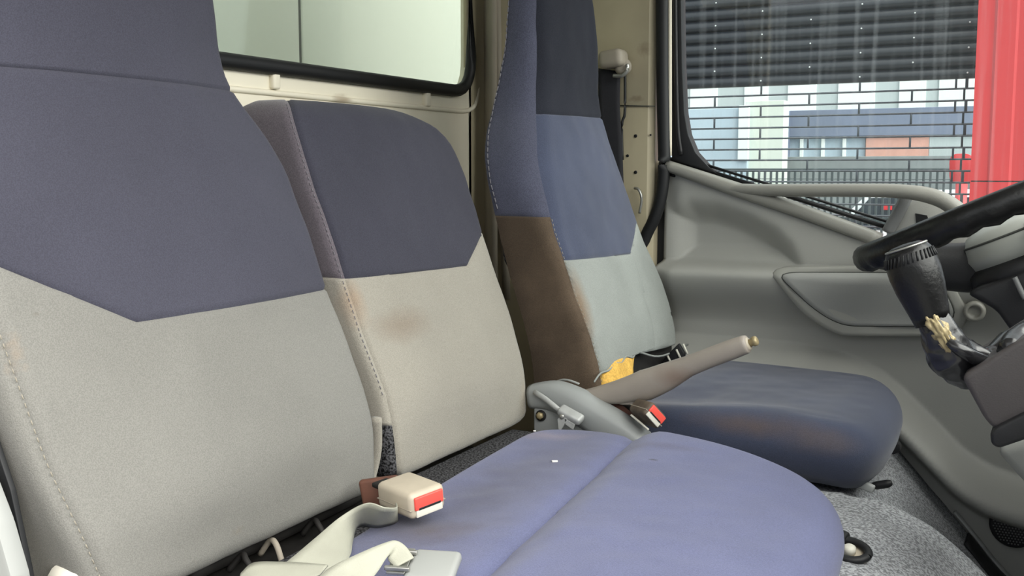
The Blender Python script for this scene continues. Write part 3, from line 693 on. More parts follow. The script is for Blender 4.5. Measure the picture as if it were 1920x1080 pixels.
# ---- near buckle
bk = thing('seat_belt_buckle', PZ(780, 940, .40), 'beige seat belt buckle with red button beside the nearest backrest', 'seat belt buckle')
A_, B_ = PY(718, 905, 1.0), PY(806, 942, .97)
ax = Vector((B_.x - A_.x, B_.y - A_.y, (B_.z - A_.z) * .6)).normalized()
bf = frame(ax, (0.0, -.10, 1)); bx_, by_, bz_ = bf.col[0], bf.col[1], bf.col[2]
bcn = PY(770, 925, .985)
def buckle(root, cn, R, L=.075, Wd=.050, H=.030, body='beige_pl', rim='white_pl', stalk_len=.07):
    obj('body', *box(cn, (L, Wd, H), .007, R, 4), M[body], root)
    X, Y, Z = R.col[0], R.col[1], R.col[2]; e = cn + X * (L / 2)
    obj('red_button', *box(e + Z * .003 + X * .0004, (.004, Wd * .80, H * .50), .0018, R), M['red_pl'], root, label='red release button')
    obj('slot_plate', *box(e - Z * (H * .27) + X * .0002, (.003, Wd * .74, H * .30), .001, R), M[rim], root)
    obj('slot', *box(e - Z * (H * .10) + X * .0012, (.003, Wd * .62, H * .09), .0006, R), M['rubber'], root)
    obj('stalk', *box(cn - X * (L / 2 + stalk_len / 2 - .006), (stalk_len, Wd * .45, .006), .002, R), M['darkmetal'], root)
    obj('body_seam', *box(cn - Z * .004, (L * .96, Wd * 1.008, .0012), .0002, R), M['taupe'], root)
buckle(bk, bcn - bz_ * .002, bf, L=.066, Wd=.050, H=.031, stalk_len=.035)
# ---- passenger belt lying across the gap
sbt = thing('seat_belt', PZ(640, 1040, .40), 'pale grey seat belt webbing lying twisted across the cushion edge, with a latch plate', 'seat belt')
def E3(l): return [PZ(u, v, z) for u, v, z in l]
e1 = E3([(712, 915, .405), (734, 930, .42), (744, 950, .434), (722, 952, .445), (688, 944, .448), (640, 968, .434), (590, 1010, .428), (540, 1052, .424), (490, 1090, .42), (440, 1130, .415)])
e2 = E3([(708, 945, .385), (732, 962, .39), (745, 978, .40), (710, 989, .402), (672, 988, .406), (661, 1015, .408), (657, 1040, .41), (640, 1064, .41), (600, 1098, .408), (540, 1150, .405)])
o = obj('webbing', *ribbon(e1, e2), M['web'], sbt); solidify(o, .0014)
e1 = E3([(452, 1075, .428), (475, 1056, .432), (520, 1054, .434), (570, 1056, .436), (615, 1060, .438)])
e2 = E3([(440, 1120, .425), (470, 1105, .43), (520, 1100, .43), (570, 1090, .432), (600, 1078, .434)])
o = obj('webbing', *ribbon(e1, e2), M['web'], sbt); solidify(o, .0014)
e1 = E3([(560, 1120, .436), (590, 1090, .44), (620, 1064, .444), (680, 1035, .452), (722, 1018, .455), (742, 1014, .455), (760, 1024, .45), (776, 1046, .442)])
e2 = E3([(610, 1130, .43), (650, 1110, .432), (690, 1090, .434), (708, 1072, .438), (722, 1050, .444), (730, 1040, .446), (728, 1050, .44), (742, 1064, .436)])
o = obj('webbing', *ribbon(e1, e2), M['web'], sbt); solidify(o, .0014)
tf = frame(PZ(840, 1065, .43) - PZ(760, 1060, .43), (-.1, -.25, 1))
obj('latch_handle', *box(PZ(812, 1066, .432), (.046, .050, .012), .005, tf), M['grey_pl'], sbt, label='light grey plastic latch plate handle')
obj('latch_loop', *box(PZ(752, 1052, .436), (.018, .042, .003), .001, tf), M['steel'], sbt, label='bright metal latch loop')
for k in (-1, 1):
    p = PZ(752 , 1050, .440) + tf.col[1] * .014 * k; obj('loop_bar', *box(p, (.024, .004, .004), .001, tf), M['steel'], sbt)
# crumbs
for i, (u, v, z, s) in enumerate(((1040, 865, .407, .0045), (1002, 808, .408, .0022))):
    lbl = ('white paper crumb on the bench cushion near its crease', 'tiny white crumb at the far rear corner of the bench cushion')[i]
    p = PZ(u, v, z); V, Fc = box(p, (s * 1.8, s, s * .5), s * .15, Matrix.Rotation(.5, 3, 'Z'))
    V = [(Vector(q) + Vector((wob(q, .001, 400), wob(q, .001, 300), 0))) for q in V]
    setp(obj('paper_crumb', V, Fc, M['paper']), lbl, 'crumb')

# ---- driver's seat
DXF = T_([(.36, -.665), (.40, -.667), (.47, -.672), (.52, -.685), (.6, -.715), (.7, -.75), (.81, -.785), (.905, -.812), (1.05, -.815), (1.13, -.826), (1.36, -.862)])
DYL = T_([(.36, 1.61), (.40, 1.605), (.5, 1.595), (.6, 1.59), (.7, 1.586), (.80, 1.592), (.85, 1.608), (.90, 1.634), (.93, 1.645), (1.05, 1.655), (1.36, 1.69)])
DYR = T_([(.36, 1.99), (.40, 2.0), (.5, 2.028), (.6, 2.018), (.72, 1.99), (.81, 1.97), (.905, 1.945), (1.05, 1.942), (1.36, 1.91)])
ds = thing('car_seat', (-.60, 1.81, .30), 'driver seat with high back and torn lower cover, beyond the handbrake', 'driver seat')
V, Fc, T, ix = back_loft((DYL, DYR, DXF, T_([(.36, .135), (.5, .125), (.7, .115), (.85, .105), (.93, .085), (1.1, .055), (1.36, .05)])), (.405, 1.35), .03,
     lambda z: .012 * sst(.42, .55, z) * (1 - .8 * sst(.85, .95, z)), (.032, .045), amp=.0035,
     corner_fn=lambda z, a, b: (a + .030 * sst(.62, .8, z) * (1 - .4 * sst(.9, 1.0, z)), b))
s1, s2, s3, s4 = onfront(1014, 402, DXF), onfront(1062, 488, DXF), onfront(1172, 475, DXF), onfront(1205, 402, DXF)
l1, l2, l3 = xplane(s1, s2), xplane(s2, s3), xplane(s3, s4)
hd = xplane(onfront(1008, 212, DXF), onfront(1135, 221, DXF))
zs_ = PY(970, 405, 1.6).z
t1, t2, t3, t4 = onfront(1112, 716, DXF), onfront(1150, 682, DXF), onfront(1192, 664, DXF), onfront(1290, 642, DXF)
k1, k2 = xplane(t1, t3), xplane(t3, t4)
ysm = onfront(1205, 560, DXF).y
def regd(c, t):
    if t in (3,): return 'back'
    if t == 1: return 'sideb' if c.z > zs_ else 'sidel'
    if t in (0, 2, 4) and not above(k1, c) and not above(k2, c): return 'torn'
    if t == 4: return 'back'
    if above(l1, c) and above(l2, c) and above(l3, c): return 'head' if above(hd, c) else 'blue'
    if c.y > ysm: return 'bol'
    return 'low'
split(V, Fc, T, [l1, l2, l3, hd, k1, k2, (Vector((0, 0, zs_)), Vector((0, 0, 1))), (Vector((0, ysm, 0)), Vector((0, 1, .12)))], regd,
    {'head': ('headrest', M['head_dark'], 'very dark blue headrest panel'), 'blue': ('shield_panel', M['blue_drv'], 'blue shield-shaped fabric panel'), 'low': ('lower_panel', M['grey_drv'], 'worn grey lower panel torn at the hem'),
     'bol': ('outer_bolster', M['grey_drv'], None), 'sideb': ('upper_side_panel', M['blue_side'], 'dark blue side panel'), 'sidel': ('lower_side_panel', M['brown_side'], 'soiled brown side panel'), 'back': ('rear_shell', M['web_dk'], None)}, ds)
ring = [Vector(V[i * ix['m'] + ix['ns'] + 4]) for i in range(6, ix['rows'] - 8)]
dashes([p + Vector((.0008, -.0008, 0)) for p in ring if p.z < zs_]).obj('stitching', M['threadw'], ds, kind='stuff')
ring = [Vector(V[i * ix['m'] + 1]) for i in range(6, ix['rows'] - 8)]
dashes([p + Vector((0, -.001, 0)) for p in ring if p.z > zs_], .008, .003, .0011).obj('back_piping', M['thread'], ds, kind='stuff')
# foam showing through the tear, frayed edge
V, Fc, T, ix = back_loft((lambda z: DYL(z) + .014, lambda z: 1.845 - .1 * sst(.52, .44, z), lambda z: DXF(z) - .008 + .014 * sst(.50, .44, z), lambda z: .09), (.408, .56), .02, lambda z: .006, .02, amp=.004)
obj('foam_padding', V, Fc, M['foam'], ds, label='yellow foam showing through the torn cover')
obj('seat_frame', *box((-.735, 1.88, .46), (.10, .24, .13), .01), M['darkmetal'], ds)
fray = [onfront(u, v, DXF) + Vector((.002, 0, 0)) for u, v in ((1112, 716), (1124, 700), (1140, 694), (1150, 682), (1163, 680), (1172, 668), (1185, 670), (1194, 660), (1225, 668), (1250, 664), (1288, 646))]
obj('torn_hem', *tube(fray, .0014, ry=.002, seg=6, smooth=3), M['grey_drv'], ds)
# cushion
do = [Vector((x, y, 0)) for x, y in ((-.74, 1.63), (-.74, 2.02), (-.45, 2.035), (-.30, 2.02), (-.25, 1.97), (-.228, 1.88), (-.222, 1.75), (-.226, 1.66), (-.248, 1.605), (-.30, 1.585), (-.40, 1.582), (-.52, 1.595))]
def drv_z(x, y):
    q = (y - 1.585) / .45
    z = .416 + .012 * math.exp(-((y - 1.63) / .045) ** 2) * math.exp(-((x + .42) / .13) ** 2) + .014 * q
    z -= .014 * math.exp(-((y - 1.72) / .07) ** 2) * sst(-.40, -.60, x) + .010 * sst(-.55, -.72, x)
    return z - .010 * sst(-.32, -.22, x)
V, Fc = puff(do, drv_z, 160, None, .040, lambda p: .55 + .45 * sst(-.6, -.4, p.x), .10, .03)
V = [(x, y, max(z, .312)) for x, y, z in V]
obj('cushion', V, Fc, M['blue_drv'], ds, label='blue seat cushion, grimy on the near side')
obj('cushion_valance', *tube([PY(1300, 702, 2.03), PY(1345, 712, 2.03), PY(1390, 716, 2.03), PY(1420, 715, 2.02)], .004, ry=.006, seg=8), M['beige_pl'], ds, label='pale torn edge strip')
obj('slide_bracket', *prism([PY(u, v, 1.86) for u, v in ((1648, 846), (1662, 826), (1686, 832), (1688, 846), (1676, 853), (1650, 852))], (0, .02, 0), .003), M['black_pl'], ds, autosharp=40)
# under-seat slide lever with tape
lv = thing('slide_lever', PY(1620, 910, 1.66), 'black slide lever wrapped in cloudy tape on the carpet under the driver seat', 'lever')
obj('rod', *tube([PY(1560, 902, 1.70), PY(1610, 907, 1.68), PY(1640, 910, 1.67)], .0035, seg=8), M['black_pl'], lv)
obj('grip', *tube([PY(1635, 911, 1.67), PY(1645, 910, 1.67), PY(1664, 907, 1.67), PY(1672, 905, 1.67)], [.005, .0065, .0065, .004], seg=10), M['black_pl'], lv)
V, Fc = box(PY(1624, 912, 1.665), (.024, .010, .014), .003, Matrix.Rotation(.3, 3, 'Y')); V = [Vector(q) + Vector((wob(q, .003, 150), 0, wob(q, .003, 120))) for q in V]
obj('tape', V, Fc, M['tape'], lv, label='cloudy crumpled tape')
# belt end fitting by the torn hem
st_ = thing('belt_end_strap', PY(1268, 662, 1.93), 'short black strap with two white stripes at the hem of the driver seat back', 'strap')
sp_ = [PY(u, v, 1.93) for u, v in ((1236, 684), (1252, 664), (1272, 644), (1284, 664), (1280, 680), (1244, 700))]
obj('strap', *prism(sp_, (0, .01, 0), .002), M['rubber'], st_, autosharp=40)
for (u1, v1, u2, v2) in ((1251, 666, 1259, 682), (1268, 655, 1276, 672), (1281, 645, 1289, 664)):
    obj('stripe', *tube([PY(u1, v1, 1.928), PY(u2, v2, 1.928)], .0022, seg=6, smooth=1), M['white_pl'], st_)

# driver's belt on the pillar
dbt = thing('driver_seat_belt', PY(1150, 200, 2.04), 'black driver seat belt hanging from a grey anchor on the cream pillar', 'seat belt')
obj('anchor_cover', *box(PY(1150, 111, 2.035), (.052, .05, .036), .012, Matrix.Rotation(-.12, 3, 'Y'), 5), M['taupe'], dbt, label='rounded grey anchor cover')
obj('anchor_bolt', *lathe([(.016, -.03), (.018, .0), (.016, .010), (.010, .013)], PY(1168, 125, 2.045), (.4, -1, 0), 18), M['taupe'], dbt)
obj('anchor_ring', *tube([PY(1150, 142, 2.03), PY(1166, 142, 2.03), PY(1176, 132, 2.03), PY(1176, 120, 2.03)], .004, seg=8), M['steel'], dbt)
o = obj('webbing', *ribbon([PY(u, v, 2.045) for u, v in ((1122, 128), (1122, 200), (1124, 300), (1128, 420))], [PY(u, v, 2.052) for u, v in ((1163, 134), (1162, 200), (1166, 260), (1172, 420))]), M['web_dk'], dbt); solidify(o, .0015)
obj('cable', *tube([PY(u, v, 2.056) for u, v in ((1172, 138), (1172, 180), (1171, 215), (1166, 235), (1167, 300))], .003, seg=8), M['rubber'], dbt)
# floor latch in front of the bench
fl = thing('floor_latch', PZ(1590, 1035, .33), 'oval black floor latch ring with cream bolt on the carpet below the bench', 'latch')
for k in range(200):
    fo = PY(1588, 1030, 1.0 + k * .005)
    if fo.z < carpet_z(fo.x, fo.y) + .006: break
fm = frame((.96, -.28, -.10), (.30, -.35, .9))
lo = [fo + fm.col[0] * .026 * math.cos(a) + fm.col[1] * .019 * math.sin(a) for a in np.linspace(0, 2 * math.pi, 25)[:-1]]
obj('ring', *tube(lo + lo[:1], .0055, ry=.0045, seg=10, smooth=1, cap=False, hint=tuple(fm.col[2])), M['rubber'], fl)
obj('well', *prism([p - fm.col[2] * .004 for p in lo], tuple(-fm.col[2] * .004)), M['beige_pl'], fl, smooth=False)
obj('bolt', *lathe([(.008, -.003), (.008, .004), (.005, .0065)], fo + fm.col[0] * .003, tuple(fm.col[2]), 14), M['white_pl'], fl)
obj('hinge_block', *box(fo - fm.col[0] * .026 + fm.col[1] * .012, (.035, .03, .014), .004, fm), M['rubber'], fl)

# ================================================================ HANDBRAKE AND ITS CONSOLE
hb = thing('handbrake', PY(1130, 760, 1.55), 'taupe handbrake lever raised between the bench and the driver seat', 'handbrake')
YB = 1.555
lever = [(1085, 745, .016, .010), (1120, 741, .017, .014), (1165, 734, .018, .020), (1210, 722, .018, .025), (1250, 706, .018, .022), (1290, 687, .017, .0165), (1330, 671, .017, .0155), (1370, 656, .0165, .0155), (1397, 646, .015, .0145), (1403, 644, .011, .011)]
obj('grip', *tube([PY(u, v, YB) for u, v, a, b in lever], [q[2] for q in lever], ry=[q[3] for q in lever], seg=20, power=2.5), M['lever'], hb)
wedge = [PY(u, v, YB - .010) for u, v in ((1105, 746), (1150, 741), (1205, 728), (1245, 712), (1240, 722), (1212, 742), (1188, 761), (1165, 760))]
obj('lever_skirt', *prism(wedge, (0, .020, 0), .004), M['lever'], hb, autosharp=50)
d = (PY(1415, 638, YB) - PY(1385, 650, YB)).normalized()
obj('end_ring', *lathe([(.010, -.004), (.0115, 0), (.009, .004)], PY(1401, 645, YB), d, 16), M['beige_pl'], hb)
obj('release_button', *lathe([(.006, 0), (.0058, .010), (.0075, .0115), (.0078, .016), (.006, .0185), (.001, .019)], PY(1399, 646, YB), d, 16), M['brass'], hb, label='worn cream release button')
obj('lever_boot', *prism([PY(u, v, YB + .005) for u, v in ((1120, 748), (1190, 764), (1196, 790), (1170, 800), (1140, 775))], (0, .015, 0), .004), M['rust'], hb, label='rusty red metal under the lever')
# console cover: long curved grey moulding
hc = thing('handbrake_console', PY(1080, 800, 1.53), 'grey curved plastic cover at the foot of the handbrake', 'console cover')
pa = [(1000, 742, .024, .020), (1040, 742, .026, .024), (1080, 758, .028, .026), (1120, 782, .028, .026), (1160, 806, .028, .026), (1200, 836, .027, .025)]
cv = [PY(u, v, 1.53) for u, v, a, b in pa]
obj('cover', *tube(cv, [q[2] for q in pa], ry=[q[3] for q in pa], seg=20, power=3.2), M['console'], hc)
obj('skirt', *prism([PY(u, v, 1.512) for u, v in ((1000, 735), (1050, 742), (1100, 775), (1170, 815), (1175, 850), (1000, 850))], (0, .04, 0), .004), M['console'], hc, autosharp=40)
obj('cover_clip', *tube([PY(1042, 716, 1.56), PY(1056, 712, 1.555), PY(1070, 714, 1.55), PY(1086, 720, 1.55)], .0018, seg=8), M['grey_pl'], hc)
# folding latch of the middle backrest
ml = thing('backrest_latch', PZ(1065, 795, .40), 'small silver release latch on a bar beside the middle backrest', 'latch')
obj('bar', *tube([PY(1002, 735, 1.50), PY(1025, 750, 1.495), PY(1056, 776, 1.49)], .0035, ry=.005, seg=8, smooth=2), M['zinc'], ml)
lf = frame(PY(1092, 790, 1.485) - PY(1052, 768, 1.485), (0, -.35, 1))
obj('release_pad', *box(PY(1070, 778, 1.483), (.042, .020, .014), .005, lf), M['zinc'], ml)
obj('side_plate', *prism([PY(u, v, 1.474) for u, v in ((1045, 786), (1058, 774), (1064, 786), (1052, 806), (1047, 806))], (0, .003, 0), .0006), M['zinc'], ml, smooth=False)
obj('side_plate', *prism([PY(u, v, 1.474) for u, v in ((1058, 784), (1078, 796), (1074, 806), (1060, 796))], (0, .003, 0), .0006), M['zinc'], ml, smooth=False)
obj('pivot_pin', *lathe([(.004, 0), (.004, .006), (.002, .007)], PY(1056, 780, 1.478), (0, -1, 0), 12), M['steel'], ml)
hbt = thing('hinge_bolt', PY(1014, 780, 1.50), 'dirty hinge bolt and nut at the foot of the middle backrest', 'bolt')
obj('bracket', *box(PY(1028, 785, 1.52), (.045, .012, .045), .004), M['darkmetal'], hbt)
obj('washer', *lathe([(.009, 0), (.009, .003)], PY(1015, 779, 1.512), (0, -1, .1), 16), M['darkmetal'], hbt)
obj('nut', *lathe([(.0062, .003), (.0062, .008), (.003, .0095)], PY(1015, 779, 1.512), (0, -1, .1), 6), M['brass'], hbt)
# far buckle
b2_ = thing('seat_belt_buckle', PY(1215, 795, 1.52), 'grimy brown seat belt buckle with red button beside the driver seat', 'seat belt buckle')
ax = (PY(1240, 772, 1.50) - PY(1195, 768, 1.545)); ax = Vector((ax.x, ax.y, .004)).normalized()
R2 = frame(ax, (.10, 1.0, .75)); buckle(b2_, PY(1214, 775, 1.525), R2, L=.050, Wd=.040, H=.026, body='brown_pl', stalk_len=.05)
obj('guard_wire', *tube([PY(1183, 778, 1.515), PY(1200, 792, 1.51), PY(1216, 806, 1.505)], .0018, seg=6), M['white_pl'], b2_)

# ================================================================ DASHBOARD, GEAR LEVER, STEERING WHEEL
db = thing('dashboard', (.30, 1.28, .20), 'dark plastic dashboard with the gear lever console at the right edge', 'dashboard')
obj('main_body', *box((.45, 1.28, .57), (.30, 1.46, .40), .06, seg=5), M['dash'], db)
cons = [PY(u, v, 1.29) for u, v in ((1802, 706), (1822, 694), (1862, 668), (1905, 640), (1960, 615), (2150, 560), (2150, 800), (1930, 780), (1866, 808), (1846, 788), (1824, 748))]
obj('gear_console', *prism(cons, (0, .20, 0), .014, 4), M['dash'], db, autosharp=60)
lip = [PY(u, v, 1.28) for u, v in ((1856, 812), (1870, 800), (1925, 772), (2000, 750), (2150, 740), (2150, 830), (1990, 818), (1925, 824), (1872, 842), (1858, 834))]
obj('console_lip', *prism(lip, (0, .23, 0), .009, 3), M['black_pl'], db, autosharp=60)
knee = [PY(u, v, 1.62) for u, v in ((1866, 846), (1926, 826), (2100, 800), (2150, 1050), (1990, 985), (1925, 912))]
obj('knee_panel', *prism(knee, (0, .36, 0), .012, 3), M['door_mid'], db, autosharp=60)
obj('boot_collar', *tube([PY(1893, 660, 1.30), PY(1905, 640, 1.33), PY(1935, 622, 1.36), PY(1960, 620, 1.40)], .014, ry=.016, seg=10), M['vinyl'], db)
gl = thing('gear_lever', PY(1880, 690, 1.37), 'black leather gear knob with crumpled vinyl boot in front of the steering wheel', 'gear lever')
YG = 1.32
k0, k1 = PY(1701, 470, YG), PY(1747, 598, YG); kd = (k1 - k0); kl = kd.length; kd.normalize()
kp = [(.004, -.0085), (.016, -.0075), (.0235, -.004), (.0275, .003), (.0298, .014), (.0302, .028), (.0285, .046), (.0255, .062), (.0225, .078), (.0205, .090), (.0195, kl), (.015, kl + .002)]
obj('knob', *lathe(kp, k0, kd, 32), M['leather'], gl)
xg = kd.orthogonal().normalized(); yg = kd.cross(xg)
rp = [k0 - kd * .0040 + (xg * math.cos(a) + yg * math.sin(a)) * .0238 for a in np.linspace(0, 2 * math.pi, 33)]
obj('cap_rim', *tube(rp, .0013, seg=8, smooth=1, cap=False), M['steel'], gl)
xg = kd.orthogonal().normalized(); yg = kd.cross(xg); mb = MB()
for k in range(34):
    a = 2 * math.pi * k / 34; a2 = a + .09
    r1, h1, r2, h2 = .0282, .0035, .0304, .0145
    P1 = k0 + kd * h1 + (xg * math.cos(a) + yg * math.sin(a)) * r1; P2 = k0 + kd * h2 + (xg * math.cos(a2) + yg * math.sin(a2)) * r2
    mb.add(*tube([P1, P2], .0011, seg=5, smooth=1))
mb.obj('stitching', M['rubber'], gl, kind='stuff')
obj('collar_ring', *lathe([(.0195, -.002), (.0208, 0), (.0208, .003), (.0195, .005)], k1, kd, 28), M['steel'], gl)
bp = [(1748, 596, 1.32, .018), (1758, 616, 1.32, .020), (1772, 642, 1.325, .024), (1794, 674, 1.335, .026), (1830, 690, 1.35, .023), (1868, 682, 1.365, .022), (1900, 660, 1.385, .026)]
V, Fc = tube([PY(u, v, y) for u, v, y, r in bp], [q[3] for q in bp], seg=36, smooth=14)
c0 = PY(1800, 670, 1.34); VV = []
for q in V:
    q = Vector(q); e = (1 - abs(mnoise.noise(q * 38)) * 2.4) * .0045 + wob(q, .004, 60)
    n_ = (q - c0); n_.x *= .4; n_.normalize(); VV.append(q + n_ * e)
obj('boot', VV, Fc, M['vinyl'], gl)
bm = bmesh.new(); bmesh.ops.create_icosphere(bm, subdivisions=4, radius=1)
tc = PY(1764, 622, 1.303); tv = (PY(1776, 642, 1.303) - PY(1750, 604, 1.303)).normalized(); tw = Vector((0, -1, 0)); tu = tv.cross(tw)
TV = []
for v in bm.verts:
    q = v.co; e = 1 + .9 * mnoise.noise(q * 2.6) - .5 * abs(mnoise.noise(q * 6))
    TV.append(tc + tv * q.x * .024 * (1 + .15 * e) + tu * q.y * .0095 * e + tw * q.z * .0075 * e)
bm.verts.index_update(); TF = [[v.index for v in f.verts] for f in bm.faces]; bm.free()
obj('boot_tie', TV, TF, M['brass'], gl, label='crumpled dull gold patch')
obj('boot_tail', *tube([PY(1778, 640, 1.30), PY(1800, 655, 1.30), PY(1830, 672, 1.315), PY(1855, 676, 1.33)], [.007, .012, .013, .008], ry=[.005, .008, .009, .006], seg=10), M['vinyl'], gl)

sw = thing('steering_wheel', (-.10, 1.80, .72), 'black steering wheel with finger grips and grey centre pad at right edge', 'steering wheel')
TH = math.radians(24.5); RW = .205
tip = PY(1626, 483, 1.80)
e1 = Vector((math.cos(TH), 0, math.sin(TH))); e2 = Vector((0, 1, 0)); en = Vector((-math.sin(TH), 0, math.cos(TH)))
CW = tip + e1 * RW
V = []; Fc = []; n, m = 120, 14
for i in range(n):
    a = 2 * math.pi * i / n
    d = e1 * math.cos(a) + e2 * math.sin(a)
    for k in range(m):
        b = 2 * math.pi * k / m; r = .0195
        if math.sin(b) < .2 and abs(math.cos(a)) < .96: r += .0025 * math.sin(a * 32) * max(0, -math.sin(b - .3))
        V.append(CW + d * (RW + r * math.cos(b)) + en * (r * 1.12 * math.sin(b)))
for i in range(n):
    for k in range(m):
        i2, k2 = (i + 1) % n, (k + 1) % m; Fc.append((i * m + k, i * m + k2, i2 * m + k2, i2 * m + k))
obj('rim', V, Fc, M['leather'], sw)
HC = CW - en * .075
obj('hub_pad', *lathe([(.001, .054), (.035, .052), (.056, .044), (.068, .030), (.073, .010), (.068, -.008)], HC, en, 40), M['hubgrey'], sw, label='pale grey centre pad')
obj('pad_joint', *lathe([(.0672, .0325), (.0690, .0315), (.0692, .0295), (.0680, .0290)], HC, en, 40), M['gap'], sw)
obj('hub_back', *lathe([(.066, -.004), (.079, -.014), (.077, -.034), (.058, -.050), (.045, -.075)], HC, en, 40), M['black_pl'], sw)
for a in (math.pi, .85, -.85):
    d = e1 * math.cos(a) + e2 * math.sin(a); w = .040 if a == math.pi else .022
    obj('spoke', *tube([CW + d * (RW + .004) , CW + d * (RW * .80) - en * .016, CW + d * .115 - en * .050, CW + d * .065 - en * .074, CW + d * .02 - en * .085], [w * .8, w, w, w * .9, w * .8], ry=[.014, .024, .036, .040, .036], seg=18, hint=tuple(en), power=2.6), M['black_pl'], sw)
stc = thing('steering_column', (-.05, 1.78, .55), 'black steering column shroud under the wheel hub', 'steering column')
co = [PY(u, v, 1.72) for u, v in ((1812, 552), (1830, 540), (1900, 515), (1990, 470), (2150, 470), (2150, 660), (1900, 628), (1884, 606), (1868, 583), (1838, 566))]
obj('shroud', *prism(co, (0, .14, 0), .012, 3), M['black_pl'], stc, autosharp=60)
obj('shroud_rib', *tube([PY(1902, 520, 1.712), PY(1914, 545, 1.712), PY(1922, 560, 1.712)], .004, seg=8), M['dash_lt'], stc)

# ================================================================ OUTSIDE
yw = setp(thing('wall_light_block', (0, -6, -1)), kind='structure')  # unseen wall behind the camera, added to cut sky light from the near side
obj('light_blocker', *box((0, -9.2, .9), (30, .3, 3.8), .02), M['midgrey'], yw, smooth=False)
for x in (-6.2, -2.6, 1.0, 4.6): obj('reflection_column', *box((x * 1.6, -9.0, .9), (.6, .3, 3.8), .02), M['creamwall'], yw, smooth=False)  # unseen pale columns, added to reflect in the door glass
setp(obj('ground', *box((0, 8, -1.05), (70, 70, .1)), M['asphalt'], smooth=False), kind='structure')
cb = thing('cargo_box', (-1.70, 1.3, -.3), 'white cargo box of the truck seen through the rear window', 'cargo box')
xc = -1.46
ys_ = PX(568, 60, xc).y
obj('panel', *box((xc - .02, ys_ - .77, .78), (.03, 1.53, 2.1), .004), M['cargo'], cb, autosharp=30)
obj('panel', *box((xc - .02, ys_ + .67, .78), (.03, 1.33, 2.1), .004), M['cargo'], cb, autosharp=30)
obj('panel_joint', *box((xc - .022, ys_, .78), (.026, .012, 2.1)), M['gap'], cb, smooth=False)
obj('box_body', *box((xc - 1.1, 1.3, .78), (2.1, 2.3, 2.1), .01), M['cargo'], cb, autosharp=30)

YS = 7.3
rs = thing('roller_shutter', (-2.5, YS, -1), 'dark slatted roller shutter with open bar grille below, beyond the door glass', 'roller shutter')
zb = PY(1560, 157, YS).z
pitch = .0775; NS = 15
prof = [(-.002, 0), (-.026, .002), (-.038, .012), (-.042, .026), (-.040, .040), (-.032, .056), (-.018, .070), (.002, .080), (.010, .080), (.010, 0)]
V = []; Fc = []
for x in (-5.2, -.42):
    for (dy, dz) in prof: V.append((x, dy, dz))
n = len(prof)
for k in range(n): Fc.append((k, (k + 1) % n, n + (k + 1) % n, n + k))
Fc += [list(range(n)), list(range(n, 2 * n))]
first = None
for i in range(NS):
    if first is None:
        first = obj('slat', [(x, y + YS, z + zb) for x, y, z in V], Fc, M['slat'], rs, autosharp=50); o = first
    else:
        o = first.copy(); COL.objects.link(o); o.parent = rs; o.location = (0, 0, pitch * i)
rv = MB()
for i in range(10):
    for x in (np.arange(-4.17, -.8, .65) + (0 if i % 2 else .325)):
        rv.add(*lathe([(.006, 0), (.005, .004), (.001, .005)], (x, YS - .041, zb + pitch * i + .034), (0, -1, 0), 6))
rv.obj('rivets', M['wht'], rs, kind='stuff')
bp_ = .0735; bars = [zb - .062 - bp_ * i for i in range(26)]
bar0 = lnk0 = None
for i, z in enumerate(bars):
    if bar0 is None: bar0 = o = obj('grille_bar', *tube([Vector((-5.2, YS - .02, z)), Vector((-.42, YS - .02, z))], .0062, seg=8, smooth=1), M['bar'], rs)
    else: o = bar0.copy(); COL.objects.link(o); o.parent = rs; o.location = (0, 0, z - bars[0])
    if i < 13:
        xs_ = [x + (0 if i % 2 else .325) for x in np.arange(-4.17, -.8, .65)] + [-.66 + (.05 if i % 2 else 0), -.60 if not i % 2 else -.61]
        for x in xs_:
            if lnk0 is None: lnk0 = o = obj('link', *box((x, YS - .02, z + bp_ / 2), (.013, .010, bp_ * .98), .002, seg=1), M['bar'], rs); lx = x; lz = z
            else: o = lnk0.copy(); COL.objects.link(o); o.parent = rs; o.location = (x - lx, 0, z - lz)
obj('guide_rail', *box((-.40, YS, .6), (.06, .10, 3.2), .006), M['bar'], rs)
obj('header_box', *box((-2.8, YS + .15, 2.85), (5.0, .5, .50), .02), M['midgrey'], rs, autosharp=30)
# red clad column
rc_ = thing('red_column', (-.05, 6.85, -1), 'tall red clad steel column at the right of the door glass', 'column')
xe = [(PY(u, 200, 6.85).x) for u in (1822, 1857, 1862, 1898, 1903, 1940)]
pf = [(xe[0], .14), (xe[0] + .01, .0), (xe[1], .0), (xe[2], -.012), (xe[3], -.012), (xe[4], -.002), (xe[5], 0), (xe[5] + .01, -.03), (xe[5] + .16, -.03), (xe[5] + .17, 0), (xe[5] + .3, 0), (xe[5] + .31, .14)]
zj = PY(1870, 340, 6.85).z
for z0, z1 in ((-1, zj - .004), (zj + .004, 3.6)):
    obj('cladding_panel', *prism([Vector((x, 6.85 + y, z0)) for x, y in pf], (0, 0, z1 - z0)), M['redmetal'], rc_, smooth=False)
obj('joint', *prism([Vector((x + (.004 if i < 6 else -.004), 6.856 + y, zj - .004)) for i, (x, y) in enumerate(pf)], (0, 0, .008)), M['gap'], rc_, smooth=False)

